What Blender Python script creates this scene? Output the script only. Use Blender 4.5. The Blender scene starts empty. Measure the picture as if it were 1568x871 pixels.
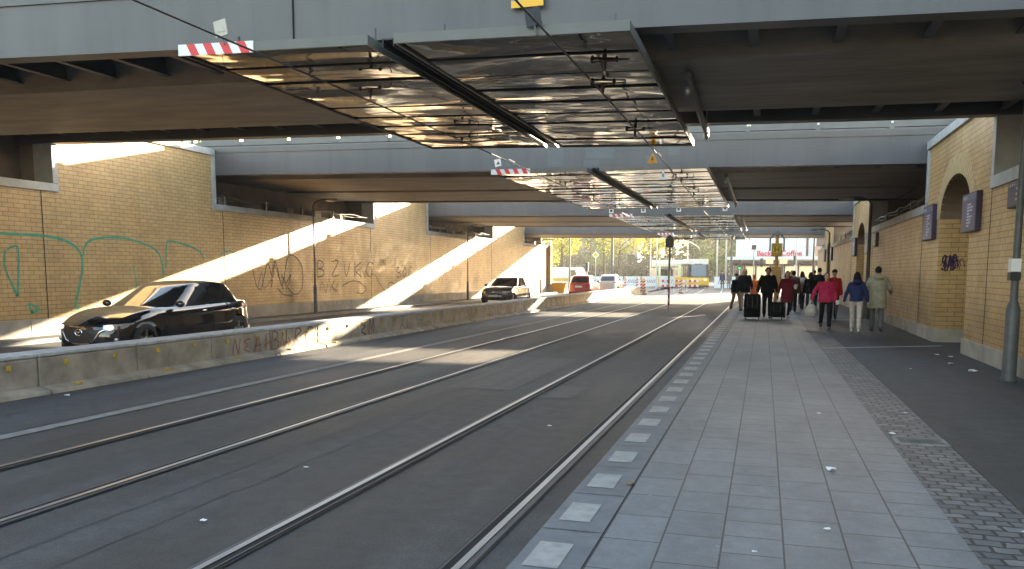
import bpy, bmesh, math, random
from mathutils import Vector, Matrix, noise
random.seed(7)
R = math.radians
C = bpy.context.scene.collection
SC = bpy.context.scene

# ------------------------------------------------------------------ camera
cd = bpy.data.cameras.new('camera'); cam = bpy.data.objects.new('camera', cd); C.objects.link(cam)
cam.location = (0, 0, 1.76); cam.rotation_euler = (R(90 - 6.2), 0, R(17.196))
cd.sensor_width = 36; cd.lens = 28.47; cd.shift_y = 0.0747; cd.clip_end = 3000; cd.clip_start = .05
SC.camera = cam
# ------------------------------------------------------------------ world, sun, exposure
SUNV = Vector((.42, 1, .235)).normalized()          # towards the sun
el = math.asin(SUNV.z); az = math.atan2(SUNV.x, SUNV.y)
w = bpy.data.worlds.new('World'); SC.world = w; w.use_nodes = True
nt = w.node_tree; bg = nt.nodes['Background']
sky = nt.nodes.new('ShaderNodeTexSky'); sky.sky_type = 'NISHITA'; sky.sun_disc = False
sky.sun_elevation = el; sky.sun_rotation = az; sky.air_density = 1.0; sky.dust_density = 1.0
tint = nt.nodes.new('ShaderNodeMix'); tint.data_type = 'RGBA'; tint.blend_type = 'MULTIPLY'; tint.inputs[0].default_value = 1; tint.inputs[7].default_value = (1.14, 1.01, .88, 1)
nt.links.new(sky.outputs[0], tint.inputs[6]); nt.links.new(tint.outputs[2], bg.inputs[0]); bg.inputs[1].default_value = .085
sd = bpy.data.lights.new('sun', 'SUN'); sd.energy = 5; sd.angle = R(.5); sd.color = (1, .81, .56)
so = bpy.data.objects.new('sun', sd); C.objects.link(so); so.rotation_euler = (-SUNV).to_track_quat('-Z', 'Y').to_euler()
so.location = (20, 60, 30)
SC.view_settings.view_transform = 'Standard'; SC.view_settings.look = 'None'; SC.view_settings.gamma = 1
SC.view_settings.exposure = 3.45
SC.render.engine = 'CYCLES'
SC.cycles.max_bounces = 7; SC.cycles.diffuse_bounces = 4; SC.cycles.glossy_bounces = 4; SC.cycles.caustics_reflective = False
SC.cycles.sample_clamp_indirect = 6

# ------------------------------------------------------------------ materials
def newmat(name):
    m = bpy.data.materials.new(name); m.use_nodes = True
    n = m.node_tree.nodes; b = n['Principled BSDF']
    return m, m.node_tree, b
def node(t, typ, **kw):
    n = t.nodes.new(typ)
    for k, v in kw.items():
        if k in n.inputs: n.inputs[k].default_value = v
        else: setattr(n, k, v)
    return n
def col4(c): return (c[0], c[1], c[2], 1)
def ramp(t, src, stops):
    r = t.nodes.new('ShaderNodeValToRGB')
    e = r.color_ramp.elements
    while len(e) < len(stops): e.new(.5)
    for el_, (p, c) in zip(e, stops): el_.position = p; el_.color = col4(c) if len(c) == 3 else c
    t.links.new(src, r.inputs[0]); return r.outputs[0]
def mixc(t, a, b, f, mode='MIX'):
    m = t.nodes.new('ShaderNodeMix'); m.data_type = 'RGBA'; m.blend_type = mode
    for s, v in ((6, a), (7, b), (0, f)):
        if hasattr(v, 'is_linked') or hasattr(v, 'links'): t.links.new(v, m.inputs[s])
        elif isinstance(v, (int, float)): m.inputs[s].default_value = v
        else: m.inputs[s].default_value = col4(v)
    return m.outputs[2]
def pos(t, scale=(1, 1, 1)):
    g = t.nodes.new('ShaderNodeNewGeometry'); mp = t.nodes.new('ShaderNodeMapping')
    mp.inputs['Scale'].default_value = scale; t.links.new(g.outputs['Position'], mp.inputs[0]); return mp.outputs[0]
def nz(t, vec, scale, detail=4, rough=.55, out='Fac', dist=0):
    n = node(t, 'ShaderNodeTexNoise', Scale=scale, Detail=detail, Roughness=rough, Distortion=dist)
    t.links.new(vec, n.inputs['Vector']); return n.outputs[out]
def bump(t, b, h, strength=.3, dist=.01):
    n = node(t, 'ShaderNodeBump', Strength=strength, Distance=dist); t.links.new(h, n.inputs['Height'])
    t.links.new(n.outputs[0], b.inputs['Normal']); return n
def pm(name, c, rough=.7, metal=0, var=.2, scale=2.5, bmp=0, bscale=60, stretch=(1, 1, 1), spec=.5, coat=0):
    m, t, b = newmat(name)
    b.inputs['Roughness'].default_value = rough; b.inputs['Metallic'].default_value = metal
    b.inputs['Specular IOR Level'].default_value = spec; b.inputs['Coat Weight'].default_value = coat
    if var:
        v = pos(t, stretch); n = nz(t, v, scale, 6, .6)
        lo = tuple(x * (1 - var) for x in c); hi = tuple(min(1, x * (1 + var)) for x in c)
        t.links.new(ramp(t, n, [(.3, lo), (.7, hi)]), b.inputs['Base Color'])
        if bmp: bump(t, b, nz(t, v, bscale, 3), bmp, .01)
    else: b.inputs['Base Color'].default_value = col4(c)
    return m
def emis(name, c, s):
    m, t, b = newmat(name); b.inputs['Base Color'].default_value = col4(c)
    b.inputs['Emission Color'].default_value = col4(c); b.inputs['Emission Strength'].default_value = s; return m

def brick_mat(name, axis):
    m, t, b = newmat(name)
    g = t.nodes.new('ShaderNodeNewGeometry'); s = t.nodes.new('ShaderNodeSeparateXYZ'); t.links.new(g.outputs['Position'], s.inputs[0])
    cb = t.nodes.new('ShaderNodeCombineXYZ'); t.links.new(s.outputs[axis], cb.inputs[0]); t.links.new(s.outputs[2], cb.inputs[1])
    bt = node(t, 'ShaderNodeTexBrick', Scale=1.0); bt.inputs['Brick Width'].default_value = .305; bt.inputs['Row Height'].default_value = .107
    bt.inputs['Mortar Size'].default_value = .0065; bt.inputs['Mortar Smooth'].default_value = .15; bt.inputs['Bias'].default_value = -.2
    bt.inputs['Color1'].default_value = (.62, .42, .185, 1); bt.inputs['Color2'].default_value = (.53, .35, .145, 1); bt.inputs['Mortar'].default_value = (.17, .13, .085, 1)
    t.links.new(cb.outputs[0], bt.inputs['Vector'])
    v = pos(t)
    st = ramp(t, nz(t, pos(t, (1, 1, .25)), .55, 6, .6), [(.3, (.72, .70, .68)), (.62, (1, 1, 1))])
    c = mixc(t, bt.outputs['Color'], st, .8, 'MULTIPLY')
    fine = ramp(t, nz(t, v, 6, 3), [(.35, (.86, .86, .86)), (.7, (1.06, 1.04, 1.0))])
    c = mixc(t, c, fine, .8, 'MULTIPLY')
    # grime rising from the foot of the wall and efflorescence
    eff = ramp(t, nz(t, pos(t, (1, .6, .5)), .9, 5), [(.62, (0, 0, 0)), (.8, (1, 1, 1))])
    c = mixc(t, c, (.50, .45, .36), mixc(t, (0, 0, 0), eff, .22))
    drp = ramp(t, nz(t, pos(t, (1, 1.6, .10)), 1.3, 6, .65), [(.30, (.60, .57, .54)), (.48, (1, 1, 1))]); c = mixc(t, c, drp, .45, 'MULTIPLY')
    hz_ = node(t, 'ShaderNodeMath', operation='MULTIPLY_ADD'); t.links.new(nz(t, v, .8, 5), hz_.inputs[0]); hz_.inputs[1].default_value = -1.6; t.links.new(s.outputs[2], hz_.inputs[2])
    c = mixc(t, c, ramp(t, hz_.outputs[0], [(0, (.66, .63, .60)), (.9, (1, 1, 1))]), .8, 'MULTIPLY')
    sp_ = ramp(t, nz(t, pos(t, (1, 1, 1)), 2.3, 8, .75), [(.28, (.62, .6, .58)), (.4, (1, 1, 1))]); c = mixc(t, c, sp_, .6, 'MULTIPLY')
    t.links.new(c, b.inputs['Base Color'])
    t.links.new(ramp(t, nz(t, v, 3, 3), [(.3, (.35, .35, .35)), (.7, (.6, .6, .6))]), b.inputs['Roughness'])
    inv = t.nodes.new('ShaderNodeMath'); inv.operation = 'SUBTRACT'; inv.inputs[0].default_value = 1; t.links.new(bt.outputs['Fac'], inv.inputs[1])
    bump(t, b, inv.outputs[0], .5, .006)
    return m
def asphalt_mat(name, base, tint=(1, 1, 1), streak=True):
    m, t, b = newmat(name); v = pos(t)
    big = nz(t, pos(t, (1, .22, 1)), .8, 6, .62); mid = nz(t, v, 5, 5, .7); fine = nz(t, v, 55, 4, .9)
    c = ramp(t, big, [(.32, tuple(base * .55 * x for x in tint)), (.5, tuple(base * x for x in tint)), (.68, tuple(base * 1.6 * x for x in tint))])
    c = mixc(t, c, ramp(t, mid, [(.3, (.7, .7, .7)), (.7, (1.28, 1.28, 1.28))]), .9, 'MULTIPLY')
    c = mixc(t, c, ramp(t, fine, [(.3, (.4, .4, .4)), (.55, (1, 1, 1)), (.72, (2.6, 2.6, 2.5))]), .8, 'MULTIPLY')
    # pale worn scuffs
    sc = ramp(t, nz(t, pos(t, (.5, .12, 1)), 3.1, 7, .7, dist=.6), [(.6, (0, 0, 0)), (.72, (1, 1, 1))])
    c = mixc(t, c, tuple(base * 2.0 * x for x in tint), mixc(t, (0, 0, 0), sc, .28))
    # oil drips and long dark tyre tracks
    tr = ramp(t, nz(t, pos(t, (1.3, .03, 1)), 1.7, 4, .5), [(.35, (.78, .78, .78)), (.6, (1.08, 1.08, 1.08))]); c = mixc(t, c, tr, .8, 'MULTIPLY')
    oil = ramp(t, nz(t, v, 1.9, 6, .75), [(.30, (.55, .55, .55)), (.38, (1, 1, 1))]); c = mixc(t, c, oil, .7, 'MULTIPLY')
    t.links.new(c, b.inputs['Base Color'])
    t.links.new(ramp(t, big, [(.3, (.5, .5, .5)), (.7, (.78, .78, .78))]), b.inputs['Roughness'])
    bump(t, b, fine, .8, .012); return m
def slab_mat():
    m, t, b = newmat('platform slabs')
    g = t.nodes.new('ShaderNodeNewGeometry'); s = t.nodes.new('ShaderNodeSeparateXYZ'); t.links.new(g.outputs['Position'], s.inputs[0])
    # columns of slabs run along y; every column has its own joint offsets (brick texture turned a quarter)
    yy = t.nodes.new('ShaderNodeMath'); yy.operation = 'ADD'; yy.inputs[1].default_value = 20; t.links.new(s.outputs[1], yy.inputs[0])
    xx = t.nodes.new('ShaderNodeMath'); xx.operation = 'ADD'; xx.inputs[1].default_value = 3.52 + .895; t.links.new(s.outputs[0], xx.inputs[0])
    cb = t.nodes.new('ShaderNodeCombineXYZ'); t.links.new(yy.outputs[0], cb.inputs[0]); t.links.new(xx.outputs[0], cb.inputs[1])
    bt = node(t, 'ShaderNodeTexBrick', Scale=1.0); bt.offset = .37; bt.offset_frequency = 2; bt.squash = .62; bt.squash_frequency = 3
    bt.inputs['Brick Width'].default_value = .52; bt.inputs['Row Height'].default_value = .352; bt.inputs['Mortar Size'].default_value = .006
    bt.inputs['Mortar Smooth'].default_value = .1; bt.inputs['Bias'].default_value = 0
    bt.inputs['Color1'].default_value = (.185, .198, .205, 1); bt.inputs['Color2'].default_value = (.158, .17, .177, 1); bt.inputs['Mortar'].default_value = (.035, .038, .04, 1)
    t.links.new(cb.outputs[0], bt.inputs['Vector'])
    v = pos(t)
    c = mixc(t, bt.outputs['Color'], ramp(t, nz(t, pos(t, (1, .4, 1)), 1.3, 6, .65), [(.3, (.66, .66, .66)), (.7, (1.2, 1.19, 1.17))]), .9, 'MULTIPLY')
    c = mixc(t, c, ramp(t, nz(t, v, 7, 6, .75), [(.35, (.82, .82, .82)), (.65, (1.12, 1.12, 1.12))]), .8, 'MULTIPLY')
    c = mixc(t, c, ramp(t, nz(t, v, 130, 2, .8), [(.35, (.8, .8, .8)), (.7, (1.2, 1.2, 1.2))]), .7, 'MULTIPLY')
    # chewing gum and spots
    vo = node(t, 'ShaderNodeTexVoronoi', Scale=4.3, Randomness=1.0); t.links.new(v, vo.inputs['Vector'])
    sp = ramp(t, vo.outputs['Distance'], [(.05, (1, 1, 1)), (.075, (0, 0, 0))])
    c = mixc(t, c, (.30, .31, .31), mixc(t, (0, 0, 0), sp, .5))
    t.links.new(c, b.inputs['Base Color']); b.inputs['Roughness'].default_value = .55
    bump(t, b, bt.outputs['Fac'], -.5, .004); return m
def cobble_mat():
    m, t, b = newmat('cobbles')
    v = pos(t); dv = t.nodes.new('ShaderNodeMix'); dv.data_type = 'VECTOR'; dv.inputs[0].default_value = .075
    t.links.new(v, dv.inputs[4]); t.links.new(nz(t, v, 5, 3, out='Color'), dv.inputs[5])
    bt = node(t, 'ShaderNodeTexBrick', Scale=1.0); bt.offset = .5
    bt.inputs['Brick Width'].default_value = .15; bt.inputs['Row Height'].default_value = .105; bt.inputs['Mortar Size'].default_value = .014; bt.inputs['Mortar Smooth'].default_value = .5
    bt.inputs['Color1'].default_value = (.19, .19, .185, 1); bt.inputs['Color2'].default_value = (.085, .09, .095, 1); bt.inputs['Mortar'].default_value = (.03, .03, .028, 1)
    t.links.new(dv.outputs[1], bt.inputs['Vector'])
    c = mixc(t, bt.outputs['Color'], ramp(t, nz(t, v, 9, 4, .7), [(.3, (.7, .7, .7)), (.7, (1.3, 1.3, 1.28))]), .8, 'MULTIPLY')
    t.links.new(c, b.inputs['Base Color']); b.inputs['Roughness'].default_value = .6
    bump(t, b, bt.outputs['Fac'], -.9, .02); return m
def fascia_mat():
    m, t, b = newmat('fascia paint')
    g = t.nodes.new('ShaderNodeNewGeometry'); s = t.nodes.new('ShaderNodeSeparateXYZ'); t.links.new(g.outputs['Position'], s.inputs[0])
    cb = t.nodes.new('ShaderNodeCombineXYZ'); t.links.new(s.outputs[0], cb.inputs[0]); t.links.new(s.outputs[2], cb.inputs[1])
    bt = node(t, 'ShaderNodeTexBrick', Scale=1.0); bt.offset = .31; bt.squash = .55; bt.squash_frequency = 2
    bt.inputs['Brick Width'].default_value = 2.3; bt.inputs['Row Height'].default_value = 2.1; bt.inputs['Mortar Size'].default_value = .0
    bt.inputs['Color1'].default_value = (.094, .093, .098, 1); bt.inputs['Color2'].default_value = (.080, .080, .086, 1); bt.inputs['Mortar'].default_value = (.1, .11, .12, 1)
    t.links.new(cb.outputs[0], bt.inputs['Vector'])
    c = mixc(t, bt.outputs['Color'], ramp(t, nz(t, pos(t, (1, 1, .3)), 1.6, 6), [(.3, (.85, .85, .85)), (.7, (1.1, 1.1, 1.1))]), .8, 'MULTIPLY')
    dr = ramp(t, nz(t, pos(t, (3.5, 1, .22)), 1.5, 6, .6), [(.32, (.80, .79, .78)), (.5, (1, 1, 1))]); c = mixc(t, c, dr, .6, 'MULTIPLY')
    rs = ramp(t, nz(t, pos(t, (2.2, 1, .5)), 2.6, 6, .7), [(.66, (0, 0, 0)), (.74, (1, 1, 1))]); c = mixc(t, c, (.085, .06, .045), mixc(t, (0, 0, 0), rs, .35))
    t.links.new(c, b.inputs['Base Color']); b.inputs['Roughness'].default_value = .45; return m
def mirror_mat():
    m, t, b = newmat('polished sheet')
    b.inputs['Metallic'].default_value = 1; b.inputs['Base Color'].default_value = (.21, .195, .165, 1)
    v = pos(t, (.5, 1.0, 1))
    t.links.new(ramp(t, nz(t, pos(t), 1.5, 4), [(.3, (.03, .03, .03)), (.7, (.08, .08, .08))]), b.inputs['Roughness'])
    bump(t, b, nz(t, v, 1.1, 1.2, .35, dist=.9), .32, .10)
    return m
def soffit_mat():
    m, t, b = newmat('soffit')
    st = nz(t, pos(t, (.35, 1.5, 1)), 1.6, 7, .65)
    c = ramp(t, st, [(.25, (.15, .13, .11)), (.5, (.26, .225, .19)), (.75, (.37, .325, .275))])
    # joint lines between shuttering boards
    t.links.new(c, b.inputs['Base Color']); b.inputs['Roughness'].default_value = .6
    bump(t, b, nz(t, pos(t), 30, 4), .2, .01); return m
def paint(name, c, rough=.25, metal=.0):
    m, t, b = newmat(name); b.inputs['Base Color'].default_value = col4(c); b.inputs['Roughness'].default_value = rough
    b.inputs['Metallic'].default_value = metal; b.inputs['Coat Weight'].default_value = 1; b.inputs['Coat Roughness'].default_value = .05
    t.links.new(ramp(t, nz(t, pos(t), 3, 5), [(.35, (rough * .8,) * 3), (.7, (rough * 1.5,) * 3)]), b.inputs['Roughness'])
    return m

M = {}
M['brickx'] = brick_mat('yellow brick', 1); M['bricky'] = brick_mat('yellow brick reveal', 0)
M['plinth'] = pm('plinth concrete', (.34, .31, .26), .8, var=.3, scale=1.6, bmp=.3)
M['coping'] = pm('coping stone', (.42, .43, .43), .7, var=.22, scale=2.2, bmp=.2)
M['brown'] = pm('brown concrete', (.17, .13, .095), .8, var=.35, scale=1.2, bmp=.3)
M['dark'] = pm('grimy dark steel', (.014, .016, .022), .6, var=.3)
M['steelgrey'] = pm('grey steel', (.075, .08, .088), .5, var=.25)
M['fascia'] = fascia_mat(); M['soffit'] = soffit_mat(); M['mirror'] = mirror_mat()
M['rail'] = pm('parapet paint', (.12, .13, .135), .5, var=.15)
M['panelframe'] = pm('panel frame', (.105, .108, .098), .45, var=.12)
M['road'] = asphalt_mat('track asphalt', .058, (1.02, 1, .97)); M['lane'] = asphalt_mat('lane asphalt', .060, (.92, 1.0, 1.1))
M['pave'] = asphalt_mat('pavement asphalt', .068, (.95, 1, 1.04)); M['grit'] = asphalt_mat('gritty strip', .055, (1, 1, .97))
M['ground'] = asphalt_mat('ground', .11, (1, .97, .92))
M['patch'] = asphalt_mat('concrete patch', .088, (1, .98, .94)); M['tar'] = asphalt_mat('bitumen', .024)
M['slab'] = slab_mat(); M['cobble'] = cobble_mat()
M['kerb'] = pm('kerb stone', (.145, .155, .16), .6, var=.2, scale=4, bmp=.2)
M['pale'] = pm('pale tile', (.32, .32, .30), .6, var=.22, scale=9, bmp=.2)
M['line'] = pm('worn line paint', (.21, .21, .20), .7, var=.35, scale=6)
M['railhead'] = pm('rail steel', (.55, .57, .60), .36, 1, var=.15, scale=3, stretch=(1, .2, 1))
M['railside'] = pm('rail flange', (.12, .12, .12), .5, .6, var=.25)
M['groove'] = pm('groove', (.012, .012, .012), .9, var=.2)
M['conc'] = pm('barrier concrete', (.30, .27, .215), .8, var=.42, scale=2.0, bmp=.5)
M['conctop'] = pm('barrier top', (.42, .43, .44), .75, var=.25, scale=5, bmp=.3)
M['yellow'] = pm('reflector yellow', (.50, .33, .03), .6, var=.4, scale=9)
M['red'] = pm('sign red', (.62, .03, .04), .5, var=.1); M['white'] = pm('sign white', (.75, .75, .73), .5, var=.08)
M['blue'] = pm('sign blue', (.022, .032, .11), .35, var=.2); M['bluelite'] = pm('sign head band', (.09, .12, .19), .4, var=.2)
M['purple'] = pm('sign edge', (.03, .02, .06), .5, var=.2); M['signtext'] = pm('sign lettering', (.45, .48, .58), .5, var=.1)
M['fblue'] = pm('flag blue', (.02, .20, .62), .5, var=.05); M['fyel'] = pm('flag yellow', (.78, .42, .02), .5, var=.05)
M['pole'] = pm('lamp post paint', (.085, .09, .09), .5, var=.25, scale=6, bmp=.1)
M['black'] = pm('black', (.015, .015, .017), .5, var=.2); M['wire'] = pm('wire', (.02, .02, .02), .5, .3, var=.1)
M['rust'] = pm('insulator brown', (.035, .018, .014), .4, var=.2)
M['zinc'] = pm('galvanised', (.45, .46, .47), .4, .6, var=.2)
M['ggreen'] = pm('green spray', (.05, .30, .19), .6, var=.25, scale=9); M['gdark'] = pm('dark spray', (.09, .06, .055), .6, var=.3, scale=9)
M['gpurple'] = pm('violet spray', (.055, .02, .075), .6, var=.3); M['gwhite'] = pm('pale spray', (.40, .38, .34), .7, var=.3); M['gred'] = pm('red spray', (.22, .04, .03), .7, var=.3)
M['glass'] = paint('vehicle glass', (.012, .014, .016), .03); M['tyre'] = pm('tyre', (.02, .02, .02), .8, var=.1); M['chrome'] = pm('chrome', (.75, .75, .76), .12, 1, var=.05)
M['lampglass'] = paint('lamp glass', (.45, .46, .48), .05, .5); M['head'] = emis('headlamp lit', (1, .66, .45), .35); M['tail'] = paint('tail lamp', (.45, .01, .01), .15)
M['skin'] = pm('skin', (.50, .30, .21), .55, var=.08); M['eye'] = pm('eye', (.02, .015, .01), .3, var=0)
M['paper'] = pm('litter paper', (.72, .72, .70), .8, var=.1)

# ------------------------------------------------------------------ object helpers
def meta(o, label, cat, group=None, kind=None):
    if label: o['label'] = label
    if cat: o['category'] = cat
    if group: o['group'] = group
    if kind: o['kind'] = kind
    return o
def thing(name, label, cat, loc=(0, 0, 0), rz=0, group=None, kind=None):
    o = bpy.data.objects.new(name, None); C.objects.link(o); o.empty_display_size = .2
    o.location = loc; o.rotation_euler = (0, 0, rz); return meta(o, label, cat, group, kind)
class MB:
    def __init__(s): s.v = []; s.f = []; s.m = []
    def add(s, vs, fs, mi=0):
        b = len(s.v); s.v += [tuple(p) for p in vs]
        for f in fs: s.f.append(tuple(b + i for i in f)); s.m.append(mi)
        return s
    def box(s, x0, x1, y0, y1, z0, z1, mi=0):
        return s.add([(x0, y0, z0), (x1, y0, z0), (x1, y1, z0), (x0, y1, z0), (x0, y0, z1), (x1, y0, z1), (x1, y1, z1), (x0, y1, z1)],
                     [(0, 3, 2, 1), (4, 5, 6, 7), (0, 1, 5, 4), (1, 2, 6, 5), (2, 3, 7, 6), (3, 0, 4, 7)], mi)
    def quad(s, a, b, c, d, mi=0): return s.add([a, b, c, d], [(0, 1, 2, 3)], mi)
    def sheet(s, x0, x1, y0, y1, z, mi=0): return s.quad((x0, y0, z), (x1, y0, z), (x1, y1, z), (x0, y1, z), mi)
    def rings(s, rings, mi=0, caps=True):
        n = len(rings[0]); vs = [p for r in rings for p in r]; fs = []
        for i in range(len(rings) - 1):
            for j in range(n): a = i * n + j; b = i * n + (j + 1) % n; fs.append((a, b, b + n, a + n))
        if caps: fs.append(tuple(range(n - 1, -1, -1))); fs.append(tuple((len(rings) - 1) * n + j for j in range(n)))
        return s.add(vs, fs, mi)
    def tube(s, pts, r, n=8, mi=0, caps=True):
        pts = [Vector(p) for p in pts]; rs = r if isinstance(r, (list, tuple)) else [r] * len(pts); out = []
        up = None
        for i, p in enumerate(pts):
            d = (pts[min(i + 1, len(pts) - 1)] - pts[max(i - 1, 0)]).normalized()
            if up is None: up = Vector((0, 0, 1)) if abs(d.z) < .9 else Vector((1, 0, 0))
            a = d.cross(up).normalized(); b = a.cross(d).normalized(); up = b
            out.append([p + (a * math.cos(2 * math.pi * k / n) + b * math.sin(2 * math.pi * k / n)) * rs[i] for k in range(n)])
        return s.rings(out, mi, caps)
    def ell(s, c, rx, ry, rz, nu=12, nv=8, mi=0, M_=None):
        rr = []
        for i in range(nv + 1):
            ph = math.pi * (i + .02) / (nv + .04) - math.pi / 2
            ring = []
            for k in range(nu):
                th = 2 * math.pi * k / nu; q = Vector((rx * math.cos(ph) * math.cos(th), ry * math.cos(ph) * math.sin(th), rz * math.sin(ph)))
                if M_: q = M_ @ q
                ring.append(Vector(c) + q)
            rr.append(ring)
        return s.rings(rr, mi)
    def prism(s, poly, axis, a, b, mi=0):   # poly of 2D points extruded along axis from a to b
        def P(p, q): return {0: (q, p[0], p[1]), 1: (p[0], q, p[1]), 2: (p[0], p[1], q)}[axis]
        n = len(poly); vs = [P(p, a) for p in poly] + [P(p, b) for p in poly]
        fs = [(i, (i + 1) % n, (i + 1) % n + n, i + n) for i in range(n)] + [tuple(range(n - 1, -1, -1)), tuple(range(n, 2 * n))]
        return s.add(vs, fs, mi)
    def xf(s, fn): s.v = [tuple(fn(Vector(p))) for p in s.v]; return s
    def build(s, name, mats, parent=None, smooth=False, label=None, world=False, bevel=0):
        me = bpy.data.meshes.new(name)
        vs = s.v
        if world and parent: 
            L = parent.location; vs = [(p[0] - L.x, p[1] - L.y, p[2] - L.z) for p in vs]
        me.from_pydata(vs, [], s.f); 
        for m in (mats if isinstance(mats, (list, tuple)) else [mats]): me.materials.append(M[m] if isinstance(m, str) else m)
        for p, i in zip(me.polygons, s.m): p.material_index = i
        bm = bmesh.new(); bm.from_mesh(me); bmesh.ops.recalc_face_normals(bm, faces=bm.faces); bm.to_mesh(me); bm.free()
        if smooth:
            for p in me.polygons: p.use_smooth = True
            me.set_sharp_from_angle(angle=R(50)) if hasattr(me, 'set_sharp_from_angle') else None
        o = bpy.data.objects.new(name, me); C.objects.link(o)
        if bevel:
            bv = o.modifiers.new('b', 'BEVEL'); bv.width = bevel; bv.segments = 2; bv.limit_method = 'ANGLE'; bv.angle_limit = R(40)
        if parent: o.parent = parent
        if label: o['label'] = label
        return o
def dup(root, loc=None, rz=None, label=None, cat=None):
    r = root.copy(); C.objects.link(r)
    if loc: r.location = loc
    if rz is not None: r.rotation_euler = (0, 0, rz)
    if label: r['label'] = label
    for ch in list(root.children):
        c = ch.copy(); C.objects.link(c); c.parent = r
        for g in ch.children: d = g.copy(); C.objects.link(d); d.parent = c
    return r
def struct(name, mb, m, label=None, smooth=False):
    o = mb.build(name, m, smooth=smooth); o['kind'] = 'structure'
    if label: o['label'] = label
    return o
def text_mb(s, size, depth=.01, ext=0):
    cu = bpy.data.curves.new('t', 'FONT'); cu.body = s; cu.size = size; cu.extrude = depth; cu.offset = ext; cu.align_x = 'CENTER'; cu.align_y = 'CENTER'
    o = bpy.data.objects.new('t', cu); C.objects.link(o); dg = bpy.context.evaluated_depsgraph_get()
    me = o.evaluated_get(dg).to_mesh(); mb = MB(); mb.add([v.co[:] for v in me.vertices], [tuple(p.vertices) for p in me.polygons])
    o.evaluated_get(dg).to_mesh_clear(); bpy.data.objects.remove(o); bpy.data.curves.remove(cu); return mb
ORD = ['', 'first', 'second', 'third', 'fourth', 'fifth', 'sixth', 'seventh', 'eighth', 'ninth', 'tenth', 'eleventh', 'twelfth', 'thirteenth', 'fourteenth', 'fifteenth', 'sixteenth', 'seventeenth', 'eighteenth', 'nineteenth', 'twentieth']
def ordn(i): return ORD[i] if i <= 20 else ('twenty-' + ORD[i - 20] if i < 30 else ('thirtieth' if i == 30 else 'thirty-' + ORD[i - 30]))

XL, XR, PZ = -17.2, 3.85, .15
def tx(y): return 0 if y < 45 else -1.5 * ((y - 45) / 53) ** 2     # the tracks bend left beyond the bridges

# ------------------------------------------------------------------ ground
mb = MB(); mb.sheet(-900, 900, -300, 1500, -.03); struct('ground', mb, 'ground')
mb = MB(); mb.sheet(-9.95, -1.3, -14, 130, .0); struct('tram_road', mb, 'road')
mb = MB(); mb.box(-16.3, -10.35, -14, 70, -.02, .10); mb.sheet(-16.3, -10.0, 70.01, 130, .004); struct('road', mb, 'lane')
mb = MB()
for i in range(29):
    a, b = -14 + i * 5, -9 + i * 5
    mb.quad((-9.95 + tx(a), a, .004), (-7.95 + tx(a), a, .004), (-7.95 + tx(b), b, .004), (-9.95 + tx(b), b, .004))
struct('lane', mb, 'lane')
mb = MB()
for i in range(24):
    a, b = -14 + i * 5, -9.0 + i * 5
    mb.quad((-7.86 + tx(a), a, .009), (-7.66 + tx(a), a, .009), (-7.66 + tx(b), b, .009), (-7.86 + tx(b), b, .009))
struct('lane_line', mb, 'line')
# left pavement with kerb
mb = MB(); mb.box(-17.35, -16.45, -14, 70, -.02, .20); struct('left_pavement', mb, 'pave')
mb = MB(); mb.box(-16.45, -16.3, -14, 70, -.02, .204); struct('left_kerb', mb, 'kerb')
# platform
mb = MB(); mb.box(-.902, 1.21, -14, 66, -.02, PZ); struct('platform', mb, 'slab')
mb = MB(); mb.box(-1.3, -.905, -14, 66, -.02, PZ); struct('platform_edge', mb, 'kerb')
mb = MB(); mb.box(1.214, 1.72, -14, 66, -.02, PZ - .004); struct('cobble_strip', mb, 'cobble')
mb = MB(); mb.box(1.724, 4.6, -14, 66, -.02, PZ - .002); struct('right_pavement', mb, 'pave')
mb = MB(); mb.quad((2.95, -14, PZ + .003), (3.84, -14, PZ + .003), (3.84, 66, PZ + .003), (3.15, 66, PZ + .003)); struct('gritty_margin', mb, 'grit')
mb = MB(); mb.box(-1.3, 20, 66.01, 104, -.02, PZ - .01); struct('plaza', mb, 'pave')
# pale marker tiles set in the platform edge
mb = MB(); y = 2.2; k = 0
tiles = [3.86, 4.55, 5.3, 6.1, 6.95, 7.85, 8.8, 9.75]
ty = 4.16 - .868 * 3
while ty < 38:
    mb.sheet(-1.235, -1.03, ty, ty + .42, PZ + .004); ty += .868
struct('edge_tiles', mb, 'pale', 'row of pale square tiles along the platform edge')
mb = MB(); ty = 4.83 - .868 * 4
while ty < 40: mb.sheet(-1.295, -.914, ty, ty + .008, PZ + .0035); ty += .868
struct('edge_joints', mb, 'groove')
mb = MB(); mb.sheet(-.907, -.900, -14, 66, PZ + .003); struct('edge_seam', mb, 'groove')
M['drainp'] = pm('drain concrete', (.42, .42, .40), .7, var=.2, scale=6)
# drainage channels and manhole slab
for (a, b, wd, lb) in (((1.25, 18.55), (3.83, 19.9), .16, 'pale concrete drainage channel crossing the right pavement before the first niche'),
                       ((1.25, 29.2), (3.83, 30.6), .16, 'pale concrete drainage channel further up the right pavement')):
    mb = MB(); d = Vector((b[0] - a[0], b[1] - a[1], 0)).normalized(); n = Vector((-d.y, d.x, 0)) * wd / 2
    A, B = Vector((*a, PZ + .005)), Vector((*b, PZ + .005)); mb.quad(A - n, B - n, B + n, A + n)
    for sgn in (0,): mb.quad(A + n * (sgn - .1) + Vector((0, 0, .002)), B + n * (sgn - .1) + Vector((0, 0, .002)), B + n * (sgn + .1) + Vector((0, 0, .002)), A + n * (sgn + .1) + Vector((0, 0, .002)), 1)
    o = mb.build('drain_channel', ['pale', 'groove']); o.data.materials[0] = M['drainp']; meta(o, lb, 'drain', 'drainage channels')
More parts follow.
